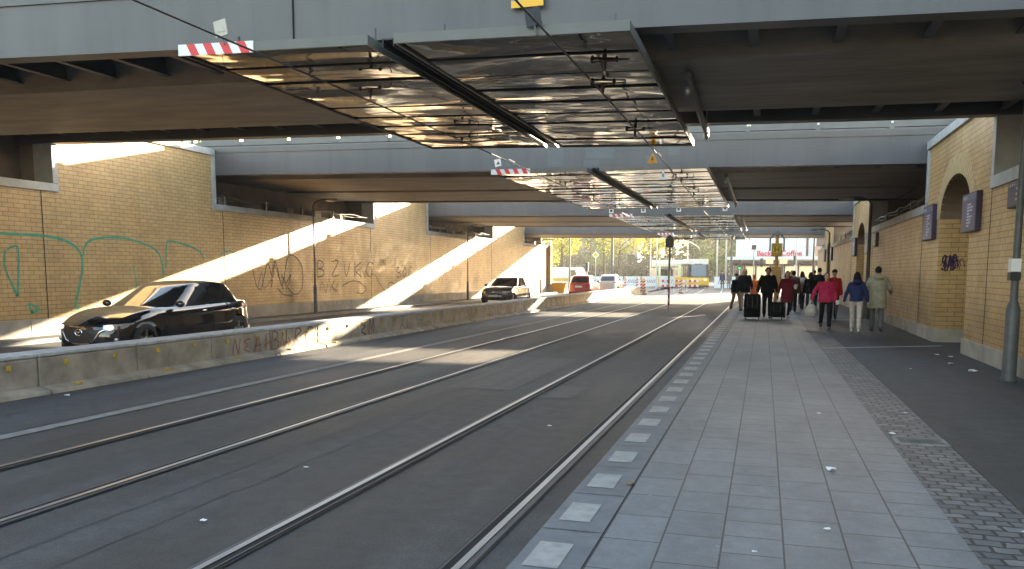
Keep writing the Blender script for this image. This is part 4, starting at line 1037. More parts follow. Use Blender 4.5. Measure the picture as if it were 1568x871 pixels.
def person(label, loc, rz, H=1.72, stride=.35, lead=1, hair='short', hairc='hairdark', top='clblack', bot='clblack2', shoe='shoedark', hem=.78, tw=1.0, arms=((.15, .0, .15), (.15, .0, .15)), lower='trousers', hood=False, skirt=False, bulk=1.0, head_dn=0, group='people walking on the right pavement', cat='person'):
    t = thing('person', label, cat, loc, rz, group)
    k = H / 1.75
    def V(x, y, z): return Vector((x * k, y * k, z * k))
    hipz = .92
    legs = []
    for s in (-1, 1):
        f = stride if s == lead else -stride * .8
        hip = V(s * .095, 0, hipz); kn = hip + V(0, -.43 * math.sin(f), -.43 * math.cos(f))
        fb = f * .55 if s == lead else f - .28 * (1 if stride > .1 else 0)
        an = kn + V(0, -.42 * math.sin(fb), -.42 * math.cos(fb)); legs.append((s, hip, kn, an, fb))
    low = min(l[3].z for l in legs) - .085 * k
    dz = -low
    legs = [(s, a + Vector((0, 0, dz)), b + Vector((0, 0, dz)), c + Vector((0, 0, dz)), f) for s, a, b, c, f in legs]
    off = Vector((0, 0, dz))
    def T(x, y, z): return V(x, y, z) + off
    arm = []
    for (s, (out, fwd, bend)) in zip((-1, 1), arms):
        sh = T(s * .185 * tw, 0, 1.42); el_ = sh + V(s * .29 * math.sin(out), -.29 * math.sin(fwd) * math.cos(out), -.29 * math.cos(fwd) * math.cos(out))
        f2 = fwd + bend; ha = el_ + V(s * .25 * math.sin(out) * .6, -.25 * math.sin(f2), -.25 * math.cos(f2)); arm.append((s, sh, el_, ha, f2))
    # body: one remeshed surface
    mb = MB()
    hc = T(0, -.015 - .05 * head_dn, 1.635 - .02 * head_dn); RX = Matrix.Rotation(R(22 * head_dn), 3, 'X')
    mb.ell(hc, .074 * k, .094 * k, .118 * k, 20, 14, M_=RX); 
    mb.ell(hc + RX @ V(0, -.03, -.06), .052 * k, .06 * k, .06 * k, 14, 10)
    mb.ell(hc + RX @ V(0, -.098, -.012), .014 * k, .02 * k, .026 * k, 8, 6)
    for s in (-1, 1): mb.ell(hc + RX @ V(s * .076, .01, -.005), .010 * k, .02 * k, .032 * k, 8, 6)
    cap(mb, T(0, .01, 1.45), hc + V(0, .015, -.07), .055 * k, .05 * k)
    mb.ell(T(0, 0, 1.22), .15 * k * tw, .095 * k, .25 * k, 16, 10); mb.ell(T(0, 0, .98), .145 * k * tw, .10 * k, .14 * k, 16, 8)
    for s, a, b, c, f in legs: cap(mb, a, b, .072 * k, .05 * k); cap(mb, b, c, .05 * k, .034 * k)
    for s, a, b, c, f in arm: cap(mb, a, b, .042 * k, .034 * k); cap(mb, b, c, .034 * k, .024 * k)
    for s, a, b, c, f in arm:
        d = (c - b).normalized(); mb.ell(c + d * .045 * k, .026 * k, .036 * k, .045 * k, 10, 8)
    body = solid(mb, .013, 2, 'body', 'skin', t)
    # fingers and eyes joined to the body mesh
    fm = MB()
    for s, a, b, c, f in arm:
        d = (c - b).normalized(); sd_ = Vector((0, 1, 0)) - d * d.y; sd_.normalize(); inn = Vector((-s, 0, 0))
        for q, ln in ((-.024, .055), (-.008, .066), (.008, .062), (.024, .048)):
            p0 = c + d * .07 * k + sd_ * q * k; p1 = p0 + d * ln * .55 * k + inn * .006; p2 = p1 + (d + inn * .7).normalized() * ln * .5 * k; fm.tube([p0, p1, p2], [.0095 * k, .009 * k, .0075 * k], 8)
        p0 = c + d * .03 * k - sd_ * .03 * k; p1 = p0 + (d - sd_ * .8 + inn * .3).normalized() * .035 * k; fm.tube([p0, p1, p1 + (d * 1.0 + inn * .3).normalized() * .03 * k], [.011 * k, .010 * k, .008 * k], 8)
    ne = len(fm.f)
    for s in (-1, 1): fm.ell(hc + RX @ V(s * .03, -.088, .008), .012 * k, .008 * k, .008 * k, 8, 6)
    fm.ell(hc + RX @ V(0, -.088, -.058), .022 * k, .01 * k, .006 * k, 8, 4)
    bm = bmesh.new(); bm.from_mesh(body.data); nv0 = len(bm.verts)
    vv = [bm.verts.new(p) for p in fm.v]; bm.verts.ensure_lookup_table()
    body.data.materials.append(M['eye']); 
    for i, f in enumerate(fm.f):
        try: F = bm.faces.new([vv[j] for j in f]); F.smooth = True; F.material_index = 1 if i >= ne else 0
        except ValueError: pass
    bm.to_mesh(body.data); bm.free()
    # legs clothing
    if lower:
        mb = MB()
        for s, a, b, c, f in legs:
            lf = .062 if lower == 'trousers' else .046
            cap(mb, a + Vector((0, 0, .03)), b, .098 * k * (bulk ** .5), (.072 if lower == 'trousers' else .058) * k); cap(mb, b, c + Vector((0, 0, .02)), (.07 if lower == 'trousers' else .056) * k, lf * k)
        mb.ell(T(0, .01, .97), .165 * k * tw, .12 * k, .13 * k, 16, 8)
        solid(mb, .018, 2, lower, bot, t, .006, random.random() * 9)
    # jacket
    mb = MB(); hz = hem
    sect = [(1.475, .075, .07), (1.45, .15, .09), (1.41, .195, .105), (1.30, .205, .125), (1.1, .19, .125), (.98, .195, .135), (.88, .21, .145), (.7, .215, .15), (.55, .22, .155)]
    sect = [q for q in sect if q[0] > hz + .02] + [(hz, sect[-1][1] if hz < .6 else .205, .142)]
    rr = []
    for z, rx, ry in sect:
        rr.append([T(rx * tw * bulk ** .6 * math.cos(2 * math.pi * j / 24), ry * bulk * math.sin(2 * math.pi * j / 24) + .005, z) for j in range(24)])
    mb.rings(rr)
    for s, a, b, c, f in arm: cap(mb, a + V(-s * .02, 0, -.01), b, .072 * k * bulk, .058 * k * bulk); cap(mb, b, c - (c - b).normalized() * .01, .058 * k * bulk, .046 * k * bulk)
    if hood: mb.ell(T(0, .10, 1.47), .14 * k, .10 * k, .085 * k, 14, 8)
    else: mb.tube([T(.075 * math.cos(q), .01 + .07 * math.sin(q), 1.475) for q in [2 * math.pi * j / 14 for j in range(15)]], .022 * k, 8)
    solid(mb, .018, 2, 'coat' if hem < .75 else 'jacket', top, t, .014, random.random() * 9)
    # shoes
    for s, a, b, c, f in legs:
        mb = MB(); pit = 0 if s == lead or stride < .1 else -.5
        Rm = Matrix.Rotation(pit, 3, 'X')
        def S(p): return c + Rm @ (Vector(p) * k)
        mb.rings([[S((.03 * wd * math.cos(q), y_, -.055 + hh * math.sin(q))) for q in [2 * math.pi * j / 12 for j in range(12)]] for y_, wd, hh in ((.075, .5, .018), (.06, 1.1, .035), (0, 1.3, .048), (-.08, 1.45, .032), (-.15, 1.3, .024), (-.185, .6, .014))])
        mb.build('shoe', shoe, t, smooth=True)
    # hair
    mb = MB()
    if hair == 'hat': mb.ell(hc + V(0, .01, .06), .092 * k, .108 * k, .085 * k, 16, 10)
    else:
        mb.ell(hc + RX @ V(0, .022, .028), .086 * k, .098 * k, .108 * k, 20, 12); 
        if hair in ('long', 'wind', 'bob'):
            for s in (-1, 1): cap(mb, hc + V(s * .05, .02, .03), hc + V(s * .078, .03, -.10), .045 * k, .035 * k)
            cap(mb, hc + V(0, .05, 0), hc + V(0, .075, -.17 if hair != 'bob' else -.11), .075 * k, .07 * k)
            if hair == 'long': cap(mb, hc + V(0, .06, -.1), hc + V(0, .10, -.30), .085 * k, .055 * k)
        if hair == 'wind': cap(mb, hc + V(0, .04, -.04), hc + V(-.13, .04, -.17), .08 * k, .03 * k)
        if hair == 'curly':
            for q in range(26):
                a_ = random.uniform(0, 6.28); b_ = random.uniform(-.3, 1.4); mb.ell(hc + V(.09 * math.cos(a_) * math.cos(b_), .035 + .08 * math.sin(a_) * math.cos(b_), .02 + .10 * math.sin(b_)), .035, .035, .035, 8, 6)
    hmesh = solid(mb, .014, 1, 'hat' if hair == 'hat' else 'hair', hairc, t, .006, 3)
    if hair != 'hat':   # cut the face free
        bm = bmesh.new(); bm.from_mesh(hmesh.data); RI = RX.inverted()
        kill = [v for v in bm.verts if (lambda q: q.y < -.045 * k and q.z < .062 * k and abs(q.x) < .085 * k)(RI @ (v.co - hc))]
        bmesh.ops.delete(bm, geom=kill, context='VERTS'); bm.to_mesh(hmesh.data); bm.free()
    t['hands'] = 0; del t['hands']
    return t, arm, T
for nm, c in (('clblack', (.007, .007, .009)), ('clblack2', (.009, .009, .011)), ('clpink', (.42, .02, .065)), ('clwine', (.16, .012, .025)), ('clbeige', (.33, .30, .21)), ('clcream', (.50, .45, .38)), ('clnavy', (.018, .025, .085)), ('clgrey', (.11, .11, .11)), ('cljeans', (.07, .11, .16)), ('cltan', (.26, .17, .10)), ('clorange', (.75, .14, .015)), ('clred', (.38, .02, .02)), ('clbrown', (.09, .05, .035)), ('shoedark', (.03, .03, .03)), ('shoewhite', (.6, .6, .58)), ('hairdark', (.012, .009, .008)), ('hairblond', (.42, .28, .13)), ('hairred', (.10, .015, .012)), ('hairbrown', (.04, .02, .012)), ('clpale', (.42, .40, .40))): cloth(nm, c)
FACE, BACK = 0, math.pi
person('person from behind in a long beige hooded coat and grey trousers near the right wall', (3.02, 24.5, PZ), BACK + .05, 1.77, .12, 1, 'short', 'hairdark', 'clbeige', 'clgrey', 'shoedark', .62, 1.05, ((.45, .15, 1.0), (.35, .1, .9)), hood=True, bulk=1.15)
person('person from behind with wind-blown dark hair, navy quilted jacket and cream trousers', (2.44, 24.05, PZ), BACK - .1, 1.64, .3, 1, 'wind', 'hairdark', 'clnavy', 'clcream', 'shoewhite', .90, .95, ((.30, -.05, .1), (.35, -.2, .2)), hood=True)
pp, arm, T = person('person walking towards the camera in a bright pink red jacket with black trousers', (1.74, 25.2, PZ), FACE + .05, 1.62, .3, 1, 'short', 'hairdark', 'clpink', 'clblack2', 'clgrey', .84, 1.1, ((.55, .1, .1), (.18, .0, .25)), bulk=1.08)
def wl_pt(obj, v): return Matrix.Translation(obj.location) @ Matrix.Rotation(obj.rotation_euler.z, 4, 'Z') @ v
hL = wl_pt(pp, arm[0][3]); hR = wl_pt(pp, arm[1][3])
M['bag'] = pm('plastic bag', (.42, .38, .34), .5, var=.2, scale=14, bmp=.3)
t = thing('shopping_bag', 'pale plastic shopping bag held by the person in the pink red jacket', 'bag', (hL.x, hL.y, hL.z - .5))
mb = MB(); rr = []
for z, rx, ry in ((0, .12, .05), (.05, .17, .09), (.18, .17, .10), (.28, .13, .07), (.36, .07, .03)): rr.append([(rx * (1 + .12 * math.sin(3 * q)) * math.cos(q), ry * math.sin(q), z) for q in [2 * math.pi * j / 18 for j in range(18)]])
mb.rings(rr); mb.build('sack', 'bag', t, smooth=True); mb = MB(); mb.tube([(-.05, 0, .35), (-.03, 0, .43), (0, 0, .46), (.03, 0, .43), (.05, 0, .35)], .012, 6); mb.build('handle', 'bag', t)
t = thing('folded_umbrella', 'closed black umbrella held by the person in the pink red jacket', 'umbrella', (hR.x + .02, hR.y - .02, hR.z - .55))
mb = MB(); mb.tube([(0, 0, 0), (0, 0, .06), (0, 0, .35), (0, 0, .42)], [.006, .018, .045, .02], 10); mb.build('canopy', 'black', t, smooth=True); MB().tube([(0, 0, .40), (0, 0, .52)], .012, 8).build('handle', 'black', t)
t = thing('paper_cup', 'white paper cup in the hand of the person in the pink red jacket', 'cup', (hR.x + .05, hR.y - .06, hR.z - .11)); mb = MB(); mb.tube([(0, 0, 0), (0, 0, .11)], [.035, .045], 14); mb.build('cup_wall', 'paper', t, smooth=True); MB().tube([(0, 0, .11), (0, 0, .12)], .047, 14).build('lid', 'white', t)
person('person in dark hat and red jacket partly hidden behind the pink red jacket', (2.3, 29.8, PZ), FACE, 1.72, .25, -1, 'hat', 'hairbrown', 'clred', 'clblack', 'shoedark', .84)
pp, arm, T = person('person in black looking down between two black suitcases', (.14, 30.7, PZ), FACE, 1.80, .12, 1, 'curly', 'hairdark', 'clblack', 'clblack2', 'shoedark', .86, 1.12, ((.28, .15, .25), (.25, .1, .25)), head_dn=1, bulk=1.12)
sw, arm2, _ = person('person with red hair in a long wine red coat, black leggings and white shoes', (.78, 29.6, PZ), FACE + .15, 1.66, .15, -1, 'bob', 'hairred', 'clwine', 'clblack', 'shoewhite', .62, 1.0, ((.35, .2, .5), (.22, .35, 1.6)), lower='leggings', bulk=1.08)
hh = wl_pt(sw, arm2[1][3]); t = thing('paper_parcel', 'small crumpled white parcel held by the person in the wine red coat', 'parcel', (hh.x - .05, hh.y - .05, hh.z - .05))
mb = MB(); mb.ell((0, 0, 0), .06, .05, .09, 8, 6); mb.build('wrapping', 'paper', t)
person('person in a black jacket and brown trousers stepping off towards the tracks', (-1.12, 36.4, PZ), FACE + .5, 1.60, .4, 1, 'hat', 'clblack', 'clblack', 'cltan', 'shoedark', .88)
person('blond person in a black coat with beige trousers near the platform edge', (-.80, 37.2, PZ), FACE, 1.78, .1, -1, 'bob', 'hairblond', 'clblack', 'clcream', 'clbrown', .74, 1.1, ((.3, .1, .6), (.25, .1, .3)), bulk=1.1)
person('person in an orange jacket behind the large suitcase', (-.42, 38.6, PZ), FACE - .4, 1.50, .1, 1, 'hat', 'clorange', 'clorange', 'clbrown', 'shoedark', .75, 1.1, bulk=1.2)
cr = [('person in a dark jacket behind the person in the wine red coat', 1.18, 35.6, BACK, 1.72, 'short', 'hairdark', 'clbrown', 'clblack', .8), ('person with long dark hair and a tan top carrying a pale rucksack', 1.62, 38.0, BACK + .3, 1.66, 'long', 'hairdark', 'cltan', 'clblack2', .85),
      ('person from behind in a black jacket and blue jeans in the crowd', 1.85, 35.8, BACK, 1.66, 'bob', 'hairbrown', 'clblack', 'cljeans', .85), ('tall person in black at the right of the crowd by the wall', 2.28, 37.3, BACK - .2, 1.84, 'short', 'hairdark', 'clblack', 'clblack2', .8),
      ('person in dark blue farther back in the crowd', 1.3, 42.0, FACE, 1.74, 'short', 'hairbrown', 'clnavy', 'cljeans', .85), ('person in pale clothes farther back in the crowd', 1.9, 45.0, BACK, 1.7, 'long', 'hairblond', 'clpale', 'cljeans', .8),
      ('person in a red top far back before the shop', .2, 47.0, FACE, 1.66, 'short', 'hairdark', 'clred', 'clgrey', .86), ('person in black far back at the corner of the shop', 2.9, 52.0, BACK, 1.78, 'short', 'hairdark', 'clblack', 'clblack', .8),
      ('person in a grey jacket standing far back left of the bus stop', .75, 52.0, FACE, 1.7, 'bob', 'hairbrown', 'clgrey', 'clblack', .85), ('person in dark clothes at the white fence near the tram', -4.1, 87.0, FACE, 1.75, 'short', 'hairdark', 'clnavy', 'clblack', .85), ('person in grey next to the one at the white fence', -3.5, 88.5, FACE, 1.7, 'short', 'hairdark', 'clgrey', 'clgrey', .85)]
for i, (lb, x, y, rz, h, ha, hcx, tp_, bt_, hm) in enumerate(cr): person(lb, (x, y, PZ if y < 66 else PZ - .01), rz, h, random.uniform(.15, .4), random.choice((-1, 1)), ha, hcx, tp_, bt_, 'shoedark', hm, 1.05, bulk=1.05)
t = thing('rucksack', 'pale rucksack on the back of the person with long dark hair', 'rucksack', (1.62, 37.78, PZ + 1.02)); mb = MB(); mb.ell((0, 0, .18), .15, .08, .22, 14, 10); mb.build('sack', 'clpale', t, smooth=True); mb = MB(); mb.ell((0, -.07, .12), .10, .04, .10, 12, 8); mb.build('pocket', 'cltan', t, smooth=True)
# suitcases
M['case'] = pm('suitcase fabric', (.006, .006, .007), .8, var=.25, scale=30, bmp=.1, spec=.2)
def suitcase(loc, w_, d_, h_, lb, rz=0):
    t = thing('suitcase', lb, 'suitcase', loc, rz, 'rolling suitcases')
    mb = MB(); mb.box(-w_ / 2, w_ / 2, -d_ / 2, d_ / 2, .07, h_); mb.build('shell', 'case', t, bevel=.05)
    for q in (-.3, 0, .3) if w_ > .45 else (-.25, .25): mb = MB(); mb.box(q * w_ - .012, q * w_ + .012, -d_ / 2 - .012, -d_ / 2 + .02, .14, h_ - .08); mb.build('rib', 'black', t)
    mb = MB(); mb.box(-w_ / 2 + .04, w_ / 2 - .04, -d_ / 2 - .03, -d_ / 2 + .03, .14, h_ * .45); mb.build('pocket', 'case', t, bevel=.02)
    mb = MB(); mb.tube([(-.08, d_ / 2 - .04, h_ - .02), (-.08, d_ / 2 - .04, h_ + .22), (.08, d_ / 2 - .04, h_ + .22), (.08, d_ / 2 - .04, h_ - .02)], .009, 6); mb.build('handle', 'zinc', t)
    for sx in (-1, 1):
        for sy in (-1, 1): mb = MB(); mb.rings([[(sx * (w_ / 2 - .06) + o_, sy * (d_ / 2 - .05) + .032 * math.cos(q), .034 + .032 * math.sin(q)) for q in [2 * math.pi * j / 12 for j in range(12)]] for o_ in (-.015, .015)]); mb.build('wheel', 'black', t)
suitcase((-.36, 29.7, PZ), .56, .34, .88, 'large black suitcase left of the person looking down')
suitcase((.47, 29.9, PZ), .44, .28, .60, 'smaller black cabin suitcase right of the person looking down')

bpy.data.scenes.remove(TMP)
# ------------------------------------------------------------------ stop sign, signals, poles, barriers
t = thing('stop_sign', 'yellow round H stop sign on an ochre post above the crowd', 'stop sign', (.52, 38.9, PZ))
M['ochre'] = pm('ochre post', (.42, .25, .06), .5, var=.15)
MB().tube([(0, 0, 0), (0, 0, 3.3)], .075, 12).build('post', 'ochre', t, smooth=True)
mb = MB(); mb.box(-.24, .24, -.13, -.08, 2.35, 2.95); mb.build('board', 'ochre', t, bevel=.02)
mb = MB(); mb.rings([[(.235 * math.cos(q), yy, 2.66 + .235 * math.sin(q)) for q in [2 * math.pi * j / 32 for j in range(32)]] for yy in (-.135, -.15)]); mb.build('disc', 'sggreen', t) if False else None
M['sggreen'] = pm('stop green', (.02, .16, .05), .5, var=.05)
mb = MB(); mb.rings([[(.235 * math.cos(q), yy, 2.66 + .235 * math.sin(q)) for q in [2 * math.pi * j / 32 for j in range(32)]] for yy in (-.135, -.15)]); ds = mb.build('disc', 'fyel', t)
mb = MB(); mb.tube([(.2 * math.cos(q), -.152, 2.66 + .2 * math.sin(q)) for q in [2 * math.pi * j / 32 for j in range(33)]], .014, 6, caps=False); mb.build('ring', 'sggreen', ds)
mb = text_mb('H', .34, .004, .008).xf(lambda p: Vector((p.x, -.156 - p.z, 2.66 + p.y))); mb.build('letter', 'sggreen', ds)
mb = MB(); mb.tube([(-.3, 0, 2.6), (-.3, 0, 3.15), (-.12, 0, 3.4), (.12, 0, 3.4), (.3, 0, 3.15), (.3, 0, 2.6)], .035, 8); mb.build('lamp_frame', 'pole', t, smooth=True)
mb = MB(); mb.rings([[(-.2, -.14, 3.3), (.2, -.14, 3.3), (.2, .14, 3.3), (-.2, .14, 3.3)], [(-.03, -.03, 3.52), (.03, -.03, 3.52), (.03, .03, 3.52), (-.03, .03, 3.52)]]); mb.build('cap', 'pole', t)
mb = MB(); mb.box(-.2, .2, -.12, -.07, .9, 1.9); mb.build('timetable', 'ochre', t)
for s in (-1, 1): mb = MB(); mb.box(s * .3 - .17, s * .3 + .17, -.03, .03, 2.02, 2.28); mb.build('line_plate', 'clbluepl', t) if 'clbluepl' in M else mb.build('line_plate', 'lampglass', t)

t = thing('tram_signal', 'striped signal post with dark box standing between the tracks', 'signal', (-4.42, 40.2, 0))
MB().tube([(0, 0, 1.25), (0, 0, 3.3)], .05, 10).build('post', 'pole', t, smooth=True)
for k in range(7): MB().tube([(0, 0, k * .18), (0, 0, (k + 1) * .18)], .055, 10).build('stripe_band', 'clred' if k % 2 else 'clpale', t, smooth=True)
mb = MB(); mb.box(-.2, .2, -.12, .12, 3.0, 3.42); mb.build('signal_box', 'black', t, bevel=.02)
MB().prism([(-.2, 3.43), (.2, 3.43), (0, 3.62)], 1, -.1, .1).build('cap', 'black', t)
def pole(x, y, h, r, lb, m='pole', arm=None, nm='catenary_pole', cat='pole', grp='poles in the street beyond the bridges'):
    t = thing(nm, lb, cat, (x, y, 0), 0, grp); MB().tube([(0, 0, 0), (0, 0, h)], [r, r * .7], 10).build('shaft', m, t, smooth=True)
    MB().tube([(0, 0, 0), (0, 0, .35)], r * 1.4, 10).build('foot', m, t)
    if arm:
        mb = MB(); mb.tube([(0, 0, h - .8), (arm, 0, h - .5)], .035, 6); mb.tube([(0, 0, h - .15), (arm, 0, h - .5)], .015, 6); mb.build('arm', m, t)
    return t
for x, y, h, r, arm, lb, m in ((-21.5, 92, 9, .10, 2.5, 'dark pole left of the diamond road sign', 'pole'), (-16.2, 90, 10, .16, 4, 'thick dark pole right of the diamond road sign', 'pole'), (-14.6, 110, 9, .09, -2, 'pale pole above the white fence panels', 'zinc'),
        (-11.9, 95, 9, .09, 2.5, 'pale pole behind the rear of the tram', 'zinc'), (-9.9, 112, 9, .09, 3, 'pale pole behind the middle of the tram', 'zinc'), (-5.4, 100, 9, .12, -3, 'pale post just right of the tram front', 'zinc'), (-4.5, 103, 9, .12, -3, 'second pale post right of the tram', 'zinc'), (-3.6, 96, 9, .14, None, 'dark post between tram and shop', 'pole'),
        (-26.5, 88, 8, .08, 2, 'thin pole over the vans', 'zinc'), (4.9, 72, 6, .12, None, 'dark post at the right behind the crowd', 'pole'), (2.6, 74, 7, .06, None, 'thin grey pole in front of the shop sign', 'zinc')): pole(x, y, h, r, lb, m, arm)
t = thing('street_lamp', 'sunlit curved street lamp beyond the left wall', 'street lamp', (-17.6, 68, 0)); mb = MB(); mb.tube([(0, 0, 0), (0, 0, 4.9)], [.09, .06], 10); mb.build('shaft', 'zinc', t, smooth=True)
mb = MB(); mb.tube([(0, 0, 4.85), (-.3, 0, 4.95), (-.8, 0, 4.7), (-1.2, 0, 4.6)], .045, 8); mb.build('arm', 'zinc', t, smooth=True); mb = MB(); mb.ell((-1.3, 0, 4.58), .3, .14, .09); mb.build('lamp_head', 'white', t, smooth=True)
M['green_lit'] = emis('signal green', (.05, .9, .4), .12)
def tlight(x, y, h, lb, lit=True, m='zinc'):
    t = thing('traffic_light', lb, 'traffic light', (x, y, 0), 0, 'traffic lights at the crossing'); MB().tube([(0, 0, 0), (0, 0, h)], .06, 10).build('post', m, t, smooth=True)
    mb = MB(); mb.box(-.16, .16, -.15, .05, h - .95, h); mb.build('housing', 'black', t, bevel=.02)
    for k, mm in enumerate(('black', 'black', 'green_lit' if lit else 'black')):
        mb = MB(); mb.rings([[(.1 * math.cos(q), yy, h - .17 - .3 * k + .1 * math.sin(q)) for q in [2 * math.pi * j / 16 for j in range(16)]] for yy in (-.151, -.17)]); mb.build('lens', mm, t)
tlight(-2.35, 84, 3.0, 'traffic light showing green left of the shop'); tlight(3.1, 92, 3.6, 'unlit traffic light on a grey post before the shop', False); tlight(-.3, 96, 3.4, 'unlit traffic light below the big stop sign', False); tlight(-18.6, 88, 2.9, 'traffic light under the diamond road sign', False)
pole(-.95, 78, 3.9, .07, 'white post carrying a dark box before the shop', 'clpale', nm='camera_post', cat='post'); MB().box(-.2, .2, -.15, .15, 3.9, 4.3).build('camera_box', 'black', bpy.data.objects['camera_post'])
t = thing('priority_sign', 'white and yellow diamond priority road sign on a post', 'road sign', (-18.25, 91, 0)); MB().tube([(0, 0, 0), (0, 0, 4.4)], .04, 8).build('post', 'zinc', t)
for nm, s_, yy, m in (('plate', .42, -.05, 'white'), ('yellow_centre', .27, -.062, 'fyel')): mb = MB(); mb.prism([(0, 3.8 - s_), (s_, 3.8), (0, 3.8 + s_), (-s_, 3.8)], 1, yy, yy + .01); mb.build(nm, m, t)
# warning beacons, fence panels, red and white gates
bc0 = None
for i, (x, y, lb) in enumerate(((-9.35, 66.8, 'red and white striped warning beacon at the end of the concrete barrier'), (-10.0, 70.0, 'striped warning beacon just behind the barrier end, yellow lamp on top'), (-13.4, 82, 'striped beacon before the white fence, left one with yellow lamp'), (-12.5, 84, 'striped beacon before the white fence, right of the pair'), (-15.9, 86, 'leftmost striped beacon near the white car'), (-6.9, 72, 'striped beacon in front of the red and white gates'))):
    if bc0 is None:
        bc0 = thing('warning_beacon', lb, 'beacon', (x, y, 0), 0, 'red and white warning beacons'); MB().box(-.2, .2, -.12, .12, 0, .09).build('foot', 'black', bc0)
        pb = MB().box(-.135, .135, -.02, .02, .12, 1.15).build('board', 'white', bc0)
        for k in range(4): mb = MB(); z = .16 + k * .26; mb.prism([(-.13, z), (-.13, z + .12), (.13, z + .24), (.13, z + .12)], 1, -.026, -.0205); mb.build('red_stripe', 'red', bc0)
        mb = MB(); mb.ell((0, 0, 1.27), .09, .05, .10); mb.build('lamp', 'fyel', bc0, smooth=True)
    else: dup(bc0, (x, y, 0), 0, lb)
M['fencewh'] = pm('fence sheet', (.72, .76, .78), .6, var=.1)
f0 = None
for i in range(5):
    a = (-20.6 + i * 2.05, 99.2 + i * .6, 0)
    lb = '%s white construction fence panel from the left, before the trees' % ordn(i + 1)
    if f0 is None:
        f0 = thing('fence_panel', lb, 'fence panel', a, R(16), 'white fence panels along the building site'); MB().box(0, 1.95, -.02, .02, .12, 1.35).build('sheet', 'fencewh', f0)
        mb = MB(); 
        for q in (0, 1.97): mb.tube([(q, 0, 0), (q, 0, 1.4)], .025, 6)
        mb.build('frame', 'zinc', f0)
        mb = MB()
        for q in range(6): mb.box(.35 + q * .22, .42 + q * .22, -.026, -.021, .55, .95)
        mb.xf(lambda p: Vector((p.x + (p.z - .5) * .4, p.y, p.z))).build('faded_print', 'clgrey', f0)
    else: dup(f0, a, R(16), lb)
for i in range(2): 
    t = dup(f0, (-5.2 + 1.9 * i, 92 + i, 0), R(10), ('left' if i == 0 else 'right') + ' white fence panel between the tram and the shop')
g0 = None
for i in range(3):
    a = (-9.6 + i * 1.25, 79.0 + i * .3, 0); lb = ['left', 'middle', 'right'][i] + ' red and white plank gate in front of the tram'
    if g0 is None:
        g0 = thing('barrier_gate', lb, 'road barrier', a, 0, 'red and white plank gates by the tram')
        for zz in (1.0, .55):
            for k in range(5): mb = MB(); mb.box(k * .23, (k + 1) * .23, -.02, .02, zz - .1, zz + .1); mb.build('plank_field', 'red' if k % 2 else 'white', g0)
        for q in (.06, 1.09): mb = MB(); mb.tube([(q, 0, .02), (q, 0, 1.12)], .025, 6); mb.box(q - .05, q + .05, -.3, .3, 0, .05); mb.build('leg', 'zinc', g0)
    else: dup(g0, a, 0, lb)

# ------------------------------------------------------------------ shop building
M['bwhite'] = pm('shop cladding', (.74, .77, .78), .5, var=.1); M['bdark'] = pm('shop dark red frame', (.10, .04, .04), .6, var=.2); M['shopglow'] = emis('lit shop interior', (1, .72, .38), .05); M['awn'] = pm('awning', (.055, .045, .05), .7, var=.2)
M['bbrown'] = pm('brown block', (.12, .08, .07), .7, var=.2); M['letred'] = pm('shop letters', (.62, .05, .10), .5, var=0); M['cupc'] = pm('cup sign', (.62, .36, .28), .5, var=.1)
t = thing('shop_building', 'white shop front with red lettering, canopy and lit windows at the end of the street', 'building', (2, 110, 0))
MB().box(-6.2, 10, .3, 14, 0, 3.3).build('ground_floor', 'bdark', t)
MB().box(-5.6, 4.2, .3, 14, 3.9, 9.5).build('upper_wall', 'bwhite', t); MB().box(4.2, 10, .6, 14, 3.9, 11).build('side_wing', 'bbrown', t)
MB().box(-6.6, 9.6, -1.3, .3, 3.45, 3.85).build('canopy', 'white', t); MB().box(-6.2, 9.6, -1.0, .3, 2.95, 3.2).build('awning', 'awn', t)
MB().box(-5.3, -1.9, .1, .29, 4.9, 6.8).build('billboard', 'white', t)
mb = MB(); mb.box(3.0, 3.25, .1, .3, 3.9, 9.5); mb.build('red_strip', 'bdark', t)
for k in range(4): mb = MB(); mb.box(-5.5, 4.1, .27, .298, 5.0 + k * 1.0, 5.03 + k * 1.0); mb.build('cladding_joint', 'zinc', t)
for k, (a, b, lit) in enumerate(((-5.8, -4.6, 0), (-4.3, -3.2, 1), (-2.9, -1.4, 1), (-1.1, .3, 0), (.6, 2.0, 1), (2.3, 3.8, 1), (4.2, 5.8, 1), (6.2, 8.4, 0))):
    w_ = MB().box(a, b, .2, .295, .4, 2.6).build('shop_window', 'shopglow' if lit else 'glass', t); mb = MB(); mb.box(a - .08, a, .15, .295, .1, 2.8); mb.box(b, b + .08, .15, .295, .1, 2.8); mb.box(a, b, .15, .295, 2.6, 2.7); mb.build('window_frame', 'clpale', w_)
text_mb('Back', .95, .03, .02).xf(lambda p: Vector((p.x - 2.1, .15 - p.z, 4.25 + p.y))).build('lettering', 'letred', t)
text_mb('&', .95, .03, .02).xf(lambda p: Vector((p.x - .55, .15 - p.z, 4.2 + p.y))).build('lettering', 'letred', t)
text_mb('Coffee', .95, .03, .02).xf(lambda p: Vector((p.x + 1.25, .15 - p.z, 4.25 + p.y))).build('lettering', 'letred', t)
t2 = thing('cup_sign', 'orange paper cup shaped sign on the shop canopy', 'sign', (6.35, 108.9, 3.86)); MB().tube([(0, 0, 0), (0, 0, 1.1)], [.3, .42], 16).build('cup', 'cupc', t2); MB().tube([(0, 0, 1.1), (0, 0, 1.2)], .45, 16).build('lid', 'cupc', t2)
t2 = thing('yellow_lettering', 'slanting yellow handwritten shop lettering at the right of the canopy', 'sign', (7.9, 109, 3.9)); MB().box(-.95, 1.3, .02, .08, .1, 1.1).build('backing', 'awn', t2)
